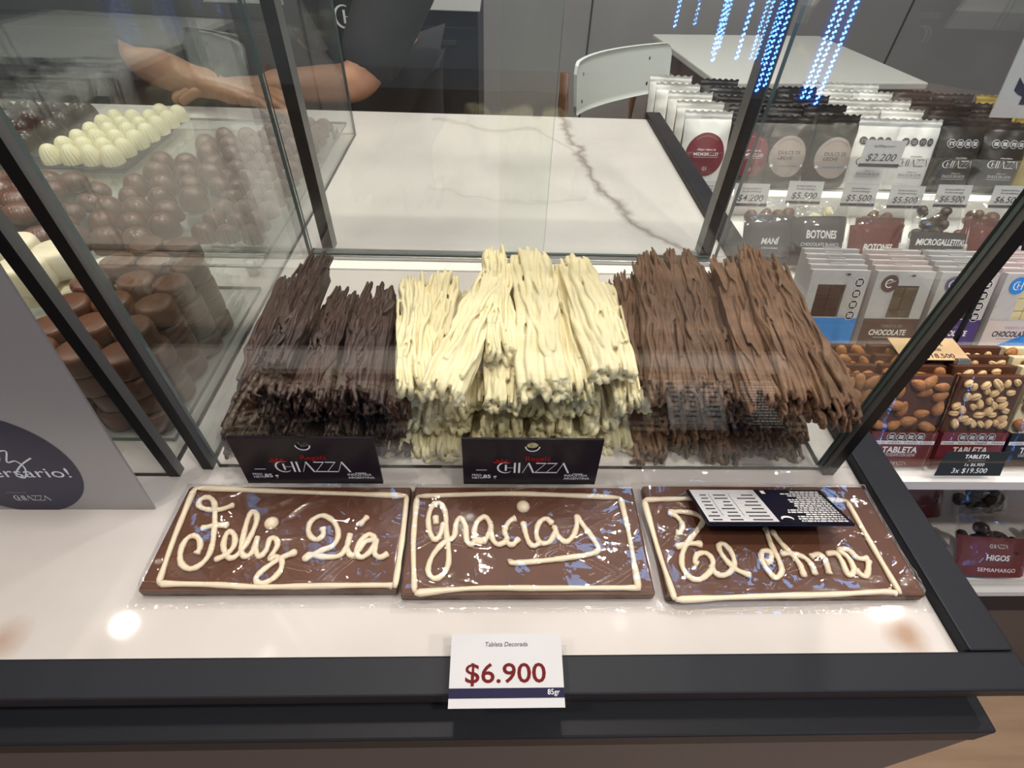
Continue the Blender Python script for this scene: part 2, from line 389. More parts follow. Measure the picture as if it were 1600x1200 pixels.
    def build(s, name, parent, org, udir=(1, 0, 0), vdir=(0, 0, 1), fn=None):
        u = Vector(udir).normalized(); v = Vector(vdir).normalized(); n = u.cross(v); o = Vector(org)
        out = []
        for a, b, c in s.mb.v:
            out.append(tuple(fn(a, b, c)) if fn else tuple(o+u*a+v*b+n*(c+.00025)))
        s.mb.v = out
        return s.mb.build(name, s.mats, parent)

def prism(mb, poly, y0, y1, mi=0, mtx=None):
    n = len(poly); vs = [(x, y0, z) for x, z in poly]+[(x, y1, z) for x, z in poly]
    fs = [tuple(range(n)), tuple(range(n, 2*n))[::-1]]+[(i, i+n, (i+1) % n+n, (i+1) % n) for i in range(n)]
    return mb.add(vs, fs, mi, False, mtx)
def pane(name, parent, x0, x1, y0, y1, z0, z1, axis):
    """A sheet of glass with green edges; axis = the thin direction (0 x, 1 y, 2 z)."""
    mb = MB().box(x0, x1, y0, y1, z0, z1)
    flat = {2: (0, 1), 1: (2, 3), 0: (4, 5)}[axis]
    mb.m = [0 if i in flat else 1 for i in range(6)]
    return mb.build(name, [M['glass'], M['glass_edge']], parent)

# ------------------------------------------------------------------ the setting
struct(MB().box(-4, 5, -4, 4.2, -.05, 0).build('floor', M['floor']))
struct(MB().box(-4, 5, -2.2, 4.2, 2.85, 2.9).build('ceiling', M['ceiling']))
w = struct(MB().box(-4, 5, 2.95, 3.05, 0, 2.85).build('wall_back', M['wall']))
for i, x in enumerate((-2.4, -1.2, .44, 1.95, 3.4)): struct(MB().box(x-.004, x+.004, 2.946, 2.952, .1, 2.85).build('trim_%d' % (i+1), M['gap']))
struct(MB().box(-4, 5, 2.93, 2.95, 0, .1).build('baseboard_back', M['charcoal']))
struct(MB().box(-4.05, -4, -2.2, 3.05, 0, 2.85).build('wall_left', M['wall_dark']))
struct(MB().box(5, 5.05, -2.2, 3.05, 0, 2.85).build('wall_right', M['wall']))

# ceiling lamps
def lamp(i, x, y, e):
    t = thing('ceiling_spotlight', 'round recessed ceiling spotlight with warm lens, %s' % LAMPN[i], 'ceiling lamp', (x, y, 2.85), group='recessed ceiling spotlights')
    MB().lathe([(.060, -.012), (.060, 0), (.038, 0), (.038, -.012)], 28).build('housing', M['hull'], t)
    MB().lathe([(.001, -.008), (.036, -.008), (.036, -.004), (.001, -.004)], 28).build('lens', M['lens'], t)
    L = D.lights.new('bulb', 'AREA'); L.shape = 'DISK'; L.size = .07; L.energy = e; L.color = (1, .92, .83); L.spread = math.radians(130)
    o = link('bulb', L, t, (0, 0, -.02))
LAMPN = ['nearest of three above the bonbon case', 'middle of three above the bonbon case', 'farthest of three above the bonbon case', 'above the seller', 'above the aisle by the pouches', 'far right above the pouch counter', 'behind the viewer to the left', 'behind the viewer to the right', 'straight above the chocolate piles', 'added to brighten the aisle floor at the right', 'over the back wall', 'over the grey table', 'over the back counter']
for i, (x, y, e) in enumerate(LAMPS): lamp(i, x, y, e)
for i, (x, y) in enumerate(BLUE):
    t = thing('ceiling_light_panel', 'square blue-white ceiling light panel %s' % ('above the bonbon case', 'above the milk chocolate pile', 'above the pouch counter')[i], 'ceiling lamp', (x, y, 2.85), group='blue ceiling light panels')
    MB().box(-.21, .21, -.14, .14, -.02, 0, bev=.004).build('frame', M['hull'], t)
    MB().box(-.195, .195, -.125, .125, -.024, -.019).build('diffuser', M['blue_lens'], t)
for i, (y, e) in enumerate(((.42, 8), (1.72, 8))):  # strip lights added to put warm streaks on the cellophane creases
    t = thing('added_strip_light', 'long warm strip light added for film glints %s' % ('above the front of the counter', 'above the far edge of the counter')[i], 'ceiling lamp', (-.1, y, 2.85), group='added warm strip lights')
    MB().box(-1.5, 1.5, -.04, .04, -.03, 0, bev=.003).build('housing', M['hull'], t)
    MB().box(-1.48, 1.48, -.03, .03, -.034, -.029).build('diffuser', M['added_strip_lens'], t)
# vertical strings of blue LEDs hanging behind the viewer: seen only as reflections in the rear glass
for i, (x, zb) in enumerate(((.83, .72), (.92, .73), (1.04, .62), (1.065, .64), (1.235, .60), (1.26, .60), (1.30, .58))):
    t = thing('led_string', 'vertical string of blue lights hanging behind the viewer, %s from the left' % ORD[i+1], 'light string', (x, -1.8, 0), group='blue light strings')
    wd = .011 if i < 4 else .020
    MB().box(-wd, wd, -.004, 0, zb, 2.85).build('strip', M['led_back'], t)
    mb = MB(); z = zb+.01
    while z < 1.5: mb.box(-.0055, -.0015, .0005, .003, z, z+.007).box(.0015, .0055, .0005, .003, z+.005, z+.012); z += .0185
    o = mb.build('diode', M['led'], t); o['kind'] = 'stuff'

# ------------------------------------------------------------------ the marble display counter
XL, XR = -1.6, .3135
c = thing('display_counter', 'charcoal counter body and rails under the white marble top', 'counter', (0, 0, 0))
MB().box(XL, XR, .079, .0997, .896, .909, bev=.0012).build('front_rail', M['charcoal'], c)
MB().box(.286, XR, .1002, 1.065, .853, .909, bev=.0012).build('side_rail', M['charcoal'], c)
MB().box(XL, .300, .086, .0995, .874, .896).build('shadow_gap', M['navy_gap'], c)
MB().box(XL, .304, .0655, .0995, .852, .874, bev=.0015).build('ledge', M['charcoal'], c)
MB().box(XL, .303, .0665, 1.05, .10, .852).build('front_panel', M['charcoal_low'], c)
MB().box(XL, .29, .11, 1.0, 0, .10).build('plinth', M['navy_gap'], c)
tag(MB().box(XL, .2858, .1002, 1.05, .868, CT).build('marble_worktop', M['marble'], None), 'white marble worktop with a grey-brown vein', 'worktop')
o = D.objects['marble_worktop']

# ------------------------------------------------------------------ glass case over the piles
ZT = 1.34
g = thing('glass_display_case', 'clear glass case with black posts around the three chocolate piles', 'glass case', (0, 0, 0))
pane('front_pane', g, -.209, .259, .237, .240, CT, ZT, 1)
pane('side_pane', g, -.2175, -.2135, .242, .534, CT, ZT, 0)
pane('side_pane', g, .2585, .2625, .242, .534, CT, ZT, 0)
pane('sliding_pane', g, -.2125, .056, .5335, .5375, CT+.008, ZT, 1)
pane('sliding_pane', g, .003, .2575, .5405, .5445, CT+.008, ZT, 1)
MB().box(-.2125, .2575, .530, .5475, CT, CT+.007, bev=.001).build('sliding_rail', M['steel'], g)
MB().box(-.2125, .2575, .512, .5295, CT, CT+.002).build('rail_strip', M['white_lacquer'], g)
def post(par, x, y, w=.0085, d=.0095, z1=ZT):
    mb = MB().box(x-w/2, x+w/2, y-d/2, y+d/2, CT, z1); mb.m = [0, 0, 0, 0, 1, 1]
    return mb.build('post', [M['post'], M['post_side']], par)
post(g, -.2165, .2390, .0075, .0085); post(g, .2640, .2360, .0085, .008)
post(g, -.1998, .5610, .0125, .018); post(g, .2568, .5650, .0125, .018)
MB().box(-.221, .269, .2335, .2425, ZT, ZT+.01).build('top_bar', M['post'], g); MB().box(-.221, .269, .5335, .574, ZT, ZT+.01).build('top_bar', M['post'], g)
# left-hand case for the bonbons
h = thing('glass_display_case', 'clear glass case with a black corner post over the bonbons on the left', 'glass case', (0, 0, 0))
pane('front_pane', h, -.88, -.243, .2285, .2315, CT, ZT, 1)
pane('side_pane', h, -.2445, -.2405, .236, .93, CT, ZT, 0)
pane('back_pane', h, -.88, -.2455, .932, .936, CT, ZT, 1)
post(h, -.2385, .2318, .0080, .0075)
MB().box(-.88, -.234, .2275, .2360, ZT, ZT+.01).build('top_bar', M['post'], h); MB().box(-.88, -.234, .93, .94, ZT, ZT+.01).build('top_bar', M['post'], h)
# trays and the low glass shelf inside it
t = thing('glass_tray', 'low clear glass tray under the stacked brown biscuits', 'tray', (0, 0, CT))
pane('tray_base', t, -.60, -.252, .262, .47, 0, .004, 2)
t = thing('glass_shelf', 'clear glass shelf carrying the bonbons at the back of the left case', 'shelf', (0, 0, CT))
pane('shelf_sheet', t, -.87, -.252, .485, .925, .018, .022, 2)
for x in (-.80, -.55, -.27):
    for y in (.50, .91): MB().lathe([(.006, 0), (.006, .018)], 12).build('shelf_support', M['steel'], t, (x, y, 0))

# ------------------------------------------------------------------ decorated tablets in cellophane
PIPE = {
    'feliz': [[(-74.6,36.1), (-3.9,33.1), (77.2,30)], [(77.2,30), (78.3,-3.1), (78.2,-37)], [(76.9,-35.8), (69.9,-35.2), (26.6,-35.6), (-7.1,-36.1), (-35.8,-34.5), (-68,-33.9)], [(-68,-33.9), (-71.9,-3.1), (-74.6,36.1)], [(-41.5,22.4), (-50.1,18.4), (-60.3,18.8), (-66,22), (-66,26.8), (-61.4,28), (-56.1,23.6), (-51.6,13.4), (-47.9,2.3), (-45.3,-7.1), (-44.7,-16.1), (-48,-22.5), (-53.5,-24.3), (-60,-20.4), (-63.6,-12.2), (-63.6,-4.4), (-60.1,-1.5), (-55.5,-3.8), (-52.3,-9.7), (-52.9,-14.5)], [(-57.4,3.9), (-49.2,6.1), (-39.5,6.4)], [(-39.9,-18.6), (-34,-15.1), (-30.9,-9), (-32.9,-1.8), (-37.1,1.6), (-38.9,-1.8), (-37.2,-9.7), (-31.6,-16.7), (-26.8,-15.5), (-23.1,-5.8), (-21.9,7.1), (-23.8,14.6), (-27.5,16.6), (-28.6,10.6), (-27,-3.1), (-25,-12.3), (-20.7,-16.3), (-17.3,-12.3), (-17.6,-2), (-16.7,-9.7), (-12.3,-16.1), (-9.1,-12), (-9.1,-4.4), (-5.8,-3.4), (-2.8,-8.4), (-4.8,-17.4), (-1.9,-16.1), (3,-18.9), (4.2,-24.8), (1.4,-30.8), (-5.5,-34.1), (-9.4,-30.8), (-6.2,-24.8), (2,-17.4), (11.3,-12.7)], [(23.5,4.8), (25.1,-0.7), (22.3,-4.2), (17.6,-2.4), (14.4,3), (15,10), (21.6,13.8), (30.4,8.6), (35.2,-0.4), (33.6,-8.4), (25.5,-12.6), (18,-18), (19.5,-14.6), (28.8,-16.4), (39.3,-15.5), (43.1,-7.7), (43.1,-0.1), (42.9,-9.7), (46.7,-15.5), (50.6,-12.3), (54.2,-5.8), (60,-3.8), (55.7,-0.4), (50.8,-5.8), (49.7,-13.6), (53.9,-16.8), (59,-12.3), (61.3,-4.4), (61.6,-13.6), (65.8,-16.8), (70.7,-14)], [(52.6,13.6), (47.7,6.2)], [(-12.2,7.8), (-11.2,7.8)]],
    'gracias': [[(-77.6,31.2), (-8.8,33.6), (69.5,30.5)], [(69.5,30.5), (70.5,-1.6), (69.8,-37.7)], [(69.6,-36), (61.3,-35.9), (13.2,-36), (-33.2,-35.9), (-71.5,-38.8)], [(-71.5,-38.4), (-76.2,-2.9), (-77.6,31.2)], [(-56.5,10.2), (-59.2,-0.2), (-62.8,-2.3), (-66.6,5.3), (-67.8,15.2), (-65.4,24), (-60.3,25.1), (-56.1,16.6), (-54.8,3.9), (-52.5,-8.3), (-51.7,-19.8), (-54.7,-27.2), (-60.3,-29.6), (-64.3,-24.5), (-62.6,-14.7), (-56.3,-5.6), (-49.3,-0.5), (-48.4,9.5), (-45.7,13.3), (-42.2,8.1), (-40.5,-2.9), (-37.6,-6.3), (-33.1,-2.7), (-26.8,-4.3)], [(-63.1,15.5), (-62.1,8.8)], [(-24.5,8.8), (-28.4,14.5), (-33.7,10.9), (-35.7,2.5), (-33.3,-4.3), (-28.1,-2.9), (-24.5,5.3), (-24.9,8.8), (-23.4,-1.6), (-19.4,-6.3), (-13.4,-2.9), (-15,3.9), (-11.5,11), (-6.8,13.5)], [(-13.8,-1.6), (-13,-5.2), (-9.5,-6.3), (-5.1,-1.6)], [(-2.2,11), (-0.8,2.5), (1.7,-5.4), (5.3,-7.2), (9.2,-4.3)], [(-2.3,22.7), (-1.3,22.7)], [(18.6,8.9), (14,13.1), (8.9,9.6), (6.7,1.2), (9.1,-5), (15.4,-4.3), (20,3.9), (19.4,6.7), (21.7,-0.5), (26.7,-4.3), (32.1,0.5), (35.2,8.2), (36,14.9), (39.6,8.2), (45.6,-2.9), (47.8,-9.9), (41.8,-13.2), (24.3,-16.1), (8.4,-18), (-9.5,-19.3), (-11.2,-17.4)]],
    'teamo': [[(-85.5,28.6), (-59.2,29.7), (-4.9,30.6), (65.3,28.7)], [(65.3,28.7), (65.8,-7.5), (67,-40.5)], [(64.9,-40.5), (57.6,-38.9), (24.1,-40.4), (-30.5,-41.7), (-79.9,-43.6)], [(-80.2,-43.6), (-83.4,-10.5), (-85.5,28.6)], [(-70.3,18.4), (-60.4,18.9), (-50.5,16.9), (-46.6,12), (-52.2,5), (-61.7,-4.4), (-67.9,-13.4), (-70.1,-22.2), (-67.1,-29.2), (-60.7,-30.6), (-52.3,-25), (-48.7,-17.9), (-51.5,-12.7), (-57.6,-13.5), (-60.8,-18.6), (-59.1,-20.7)], [(-70.2,18.9), (-64.5,14.7), (-62.4,8.2), (-65.7,2.6), (-68.6,2.6)], [(-71.3,-8.2), (-60.9,-5.6), (-52.2,-6.2)], [(-51,-20.8), (-48.7,-27.2), (-41.9,-27.2), (-35,-20.8), (-34.2,-12), (-37.7,-5.9), (-41.5,-7.8), (-40.6,-15.2), (-35.2,-23.7), (-26.4,-28.2)], [(-4.1,7), (-4.8,-6), (-3.7,-17.9), (-5.1,-25.8), (-10.8,-29.6), (-14.2,-24), (-15.3,-16.7), (-12.6,-11.3), (-7.4,-12), (-9.4,-17.9), (-13.4,-19.4)], [(-0.7,5), (2.3,-4.4), (6.6,-13.5), (9.2,-20.9), (8.7,-29.4)], [(-1,-12.8), (8.2,-13.2), (14.2,-15.8), (17,-20.9), (16.7,-28)], [(18.7,-15.3), (24.5,-13.5), (27.8,-15.8), (27.3,-21.6), (26.3,-27.3)], [(30.4,-13.2), (37.1,-12.8), (38.9,-18), (38.7,-27.8), (44.2,-24.5), (44.5,-15.8), (40.7,-10.5), (47,-10.2), (51.2,-16.2), (58.2,-16.6)], [(57.8,-17.3), (53.3,-25.3), (49,-28.9), (44.9,-24.5)]],
}
def stroke_mb(mb, pts, r, z, rng, blob=True):
    q = spline([(a/1000, b/1000, z) for a, b in pts], 7); k = len(q)
    if (q[0]-q[-1]).length < .003 and len(pts) < 3:  # a dot
        mb.lathe([(.0001, -.001), (.0046, -.001), (.0048, .0006), (.0036, .0024), (.0012, .0034)], 18, mtx=Matrix.Translation(q[k//2])); return
    ph = rng.uniform(0, 6)
    rad = [r*(1+.10*math.sin(i*.55+ph)+.06*math.sin(i*1.7+ph*2)) for i in range(k)]
    if blob:
        for i in range(4): rad[i] *= 1+.20*math.sin(PI*(i+1)/5); rad[-1-i] *= 1+.30*math.sin(PI*(i+1)/5)
    rad[0] *= .55; rad[-1] *= .55
    mb.tube(q, rad, 9, flat=.8)
def header_card(par, org, vdir, w, h, n0=None):
    """Black folded header card, printed on the front, with a punched hang hole."""
    u = Vector((1, 0, 0)); v = Vector(vdir).normalized(); n = u.cross(v); fr = Matrix.Translation(Vector(org)) @ Matrix((u, v, n)).transposed().to_4x4()
    mb = MB(); cv_, r = h*.86, h*.085; q = r*1.25; n_ = 24
    for z0, z1 in ((0, -.0006), (-.0012, -.0018)):
        for x0, x1, v0, v1 in ((-w/2, w/2, 0, cv_-q), (-w/2, -q, cv_-q, h), (q, w/2, cv_-q, h), (-q, q, cv_+q, h)):
            if v1 > v0: mb.box(x0, x1, v0, v1, z1, z0, 0, fr)
        vs = []
        for z in (z0, z1):
            for i in range(n_):
                a = 2*PI*i/n_; c_, s_ = math.cos(a), math.sin(a); k = q/max(abs(c_), abs(s_)); vs += [(r*c_, cv_+r*.92*s_, z), (k*c_, min(h, cv_+k*s_), z)]
        fs = []
        for i in range(n_):
            j = (i+1) % n_; fs += [(2*i, 2*i+1, 2*j+1, 2*j), (2*n_+2*i, 2*n_+2*j, 2*n_+2*j+1, 2*n_+2*i+1), (2*i, 2*j, 2*n_+2*j, 2*n_+2*i)]
        mb.add(vs, fs, 0, False, fr)
    mb.box(-w/2, -r, h-.0004, h, -.0018, 0, 0, fr).box(r, w/2, h-.0004, h, -.0018, 0, 0, fr)
    return mb.build('header_card', M['card_black'], par), fr
def tablet(key, name_label, x, y, w, d, rz, card):
    t = thing('decorated_tablet', name_label, 'chocolate tablet', (x, y, CT), (0, 0, 0), 'decorated chocolate tablets')
    rng = random.Random(key)
    mb = MB(); w2, d2, T = w/2, d/2, .0085
    prof = [(0, 0), (.0004, .0009), (.0, T-.0016), (-.0016, T)]
    mb.box(-w2, w2, -d2, d2, .0008, T, bev=.0014)
    mb.build('slab', M['milk'], t)
    mb = MB()
    for s in PIPE[key][:4]: stroke_mb(mb, s, .0018, T+.0008, rng)
    s3 = PIPE[key][0][-1]
    mb.build('icing_border', M['icing'], t)
    mb = MB()
    for s in PIPE[key][4:]: stroke_mb(mb, s, .0019, T+.0010, rng)
    mb.build('icing_lettering', M['icing'], t)
    f1, f2, f3 = field(key+'a', 4, (40, 90)), field(key+'b', 6, (150, 420)), field(key+'c', 4, (15, 40))
    rw = random.Random(key+'w'); cr = []
    for _ in range(16):
        th = rw.choice((rw.uniform(-.5, .9), rw.uniform(.2, .9))); cr.append((math.cos(th), math.sin(th), rw.uniform(-w2, w2), rw.uniform(-d2, d2), rw.uniform(.001, .0022), rw.uniform(.0015, .0032), rw.uniform(.012, .045)))
    def crease(u, v):
        q = 0
        for c_, s_, a0, b0, hh, wd, ln in cr:
            du, dv = u-a0, v-b0; al = du*c_+dv*s_; ac = abs(-du*s_+dv*c_)
            if ac < wd and abs(al) < ln: q = max(q, hh*(1-ac/wd)*(1-(al/ln)**2))
        return q
    def film(a, b):
        m = .006; u = (a*2-1)*(w2+m); v = (b*2-1)*(d2+m+.002); e = max(0, abs(u)-w2+.0015)+max(0, abs(v)-d2+.0015)
        z = T+.0040+abs(f1(u, v))*.0042+f2(u, v)*.0005+f3(u, v)*.001+crease(u, v)
        k = min(1, e/.0055); z = z*(1-k**.7)+.0013*k+abs(f2(u*1.7, v*1.7))*.0012*k
        return (u, v, max(.001, z))
    MB().grid(130, 70, film).build('wrapper', M['film'], t)
    if card == 'stand':
        cw, ch, cx_, cy = .0955, .0485, (-.0265 if key == 'feliz' else .0025)+(.039 if False else 0), d2+.0005
        cx_ = -.127-x if key == 'feliz' else .0265-x
        hc, fr = header_card(t, (cx_, .2135-y, .0135), (0, .05, 1), cw, ch)
        p = Print()
        p.line([(-.0385, .0165), (-.031, .0165)], .0006, 'ink_white'); p.line([(.030, .0125), (.0375, .0125)], .0006, 'ink_white')
        p.text('PESO\nNETO', -.0415, .0098, .0022, 'ink_white', bold=.01, align='l'); p.text('85 g', -.0335, .0074, .0040, 'ink_white', bold=.02, align='l')
        p.text('INDUSTRIA\nARGENTINA', .0335, .0095, .0024, 'ink_white', bold=.01)
        p.logo(.002, .0135, .0112, 'ink_white')
        p.text('Regalá', .0045, .0268, .0050, 'red')
        for k in range(5):   # little red bow on the C
            a = math.radians(10+k*40); p.line([(-.0205, .0243), (-.0205+.0060*math.cos(a), .0243+.0042*math.sin(a))], [.0005, .0016], 'red')
        p.ring(0, ch*.86, ch*.098, .0010, 'ink_white', 180, 360, 14)
        p.build('lettering', hc, (cx_, .2135-y, .0135), (1, 0, 0), (0, .05, 1))
        # the crimped tail of the bag that carries the card
        f4 = field(key+'t', 5, (60, 200))
        def tail(a, b):
            u = cx_+(a*2-1)*(.072-.012*b)+.006*b; q = b*.036
            return (u, d2+.004+.0085*b**.5+f4(u, q)*.0016, .004+q+f4(u*2, q*2)*.0022*(1-b*.4))
        MB().grid(50, 12, tail, smooth=False).build('bag_tail', M['tailfilm'], t)
    else:
        vd = Vector((0, .2091-.1715, .914-.931)); org = Vector((.1905-x, .1715-y, .931-CT)); hh = vd.length
        u = Vector((1, 0, 0)); v = vd.normalized(); n = u.cross(v); fr = Matrix.Translation(org) @ Matrix((u, v, n)).transposed().to_4x4()
        hw = .0985/2
        hc = MB().box(-hw, hw, 0, hh, -.0007, 0, 0, fr).box(-hw, hw, 0, hh, -.0018, -.0012, 0, fr).box(-hw, hw, 0, .0006, -.0018, 0, 0, fr).build('header_card', M['card_black'], t)
        p = Print()      # back of the card, upside down as it lies: nutrition table and ingredients
        p.rect(-hw+.0015, -.0005, .002, hh-.0006, 'card_white').up()
        for k in range(1, 9): p.rect(-hw+.003, -.002, .002+k*.0042, .0021+k*.0042, 'ink_grey')
        for q in (-.036, -.0215): p.rect(q, q+.0003, .008, hh-.006, 'ink')
        rr = random.Random(5)
        for k in range(8):
            for q0, q1 in ((-.046, -.038), (-.034, -.024), (-.019, -.004)):
                L_ = (q1-q0)*rr.uniform(.5, 1); p.rect(q1-L_, q1, .0035+k*.0042, .0048+k*.0042, 'ink')
        for k in range(15):
            x1 = hw-.003; L_ = rr.uniform(.024, .036) if k < 11 else rr.uniform(.016, .03); u_ = x1-L_
            while u_ < x1: q = rr.uniform(.001, .004); p.rect(u_, min(u_+q, x1), .002+k*.0025, .0034+k*.0025, 'ink_white'); u_ += q+.0007
        p.disc(.0065, .0055, .0042, 'ink_white', 20, ry=.0030).up().disc(.0063, .0042, .0036, 'card_black', 20, ry=.0022)
        p.rect(.0035, .0065, hh-.006, hh-.002, 'ink_white')
        p.build('lettering', hc, org, u, v)
        f4 = field(key+'t', 5, (60, 160))
        def tail(a, b):
            uu = -.083+a*(.160+.006*b)+.0; q = b*.022
            return (uu, d2+.004+q*.75+f4(uu, q)*.002, .006+.007*math.sin(PI*b)+f4(uu*1.7, q*2)*.0022)
        MB().grid(50, 10, tail, smooth=False).build('bag_tail', M['tailfilm'], t)
    t.rotation_euler.z = rz
    return t
tablet('feliz', 'milk chocolate tablet piped in cream with Feliz Día, left of the three', -.139, .176, .159, .0765, 0, 'stand')
tablet('gracias', 'milk chocolate tablet piped in cream with Gracias, middle of the three', .0232, .1745, .161, .0800, 0, 'stand')
tablet('teamo', 'milk chocolate tablet piped in cream with Te Amo, its card flopped over the letters', .195, .1745, .1685, .0830, 0, 'flop')

# ------------------------------------------------------------------ price card on the front rail
t = thing('price_card', 'white price card reading $6.900 on the dark front rail', 'price card', (.0085, .089, .9045))
v = Vector((0, .0355, .0048)).normalized(); fr = Matrix.Translation((0, -.0178, .0125)) @ Matrix((Vector((1, 0, 0)), v, Vector((1, 0, 0)).cross(v))).transposed().to_4x4()
cw, ch = .0310, .0362
cd = MB().box(-cw, cw, 0, ch, -.0006, 0, 0, fr).build('card', M['card_white'], t)
p = Print(); p.text('Tableta Decorada', .000, .0295, .0024, 'ink', shear=.18); p.text('$6.900', -.0005, .0118, .0096, 'ink_red', bold=.012, wid=.044)
p.rect(-cw, cw, .0045, .0092, 'ink_navy').up().text('85gr', .0285, .0060, .0026, 'ink_white', align='r')
p.build('lettering', cd, (0, -.0178, .0125), (1, 0, 0), v)
mb = MB().box(-.034, .034, .002, .030, -.0020, -.0008, 0, fr)
mb.box(-.034, .034, .004, .0052, -.0117, .0000).box(-.034, .034, .004, .0140, -.0117+.0117, .0012, 0, Matrix.Translation((0, 0, 0)))
mb.build('card_holder', M['acrylic'], t)

# ------------------------------------------------------------------ leaning silver sign at the left
t = thing('tabletop_sign', 'silver card sign with navy circles leaning on the left glass case', 'sign', (-.24, .2000, CT))
vd = Vector((0, .0212, .190)).normalized()
fr = Matrix((Vector((1, 0, 0)), vd, Vector((1, 0, 0)).cross(vd))).transposed().to_4x4()
pn = MB().box(-.30, 0, 0, .215, -.0015, 0, 0, fr).build('panel', M['silver'], t)
p = Print(); p.disc(-.0795, .0445, .0465, 'sign_navy', 56).disc(-.0800, .130, .0405, 'sign_navy', 56)
p.up()
scr = [(-.121, .047), (-.116, .062), (-.113, .066), (-.116, .055), (-.118, .047), (-.113, .046), (-.108, .051), (-.106, .055), (-.109, .056), (-.110, .049), (-.105, .046), (-.098, .052), (-.089, .072), (-.092, .071), (-.096, .052), (-.093, .046), (-.088, .050), (-.084, .058), (-.085, .049), (-.082, .047), (-.077, .052), (-.075, .058), (-.069, .059), (-.074, .049), (-.068, .050), (-.066, .043), (-.071, .034), (-.075, .037), (-.067, .046), (-.057, .053)]
p.line(spline([(a, b, 0) for a, b in scr], 6), .0011, 'ink_white'); p.disc(-.0825, .063, .0010, 'ink_white', 10)
p.text('aniversario!', -.0785, .0345, .0095, 'ink_white', wid=.077)
p.logo(-.0775, .0105, .0052, 'ink_white'); p.rect(-.092, -.078, .0185, .0190, 'ink_grey')
p.build('lettering', pn, (0, 0, 0), (1, 0, 0), vd)

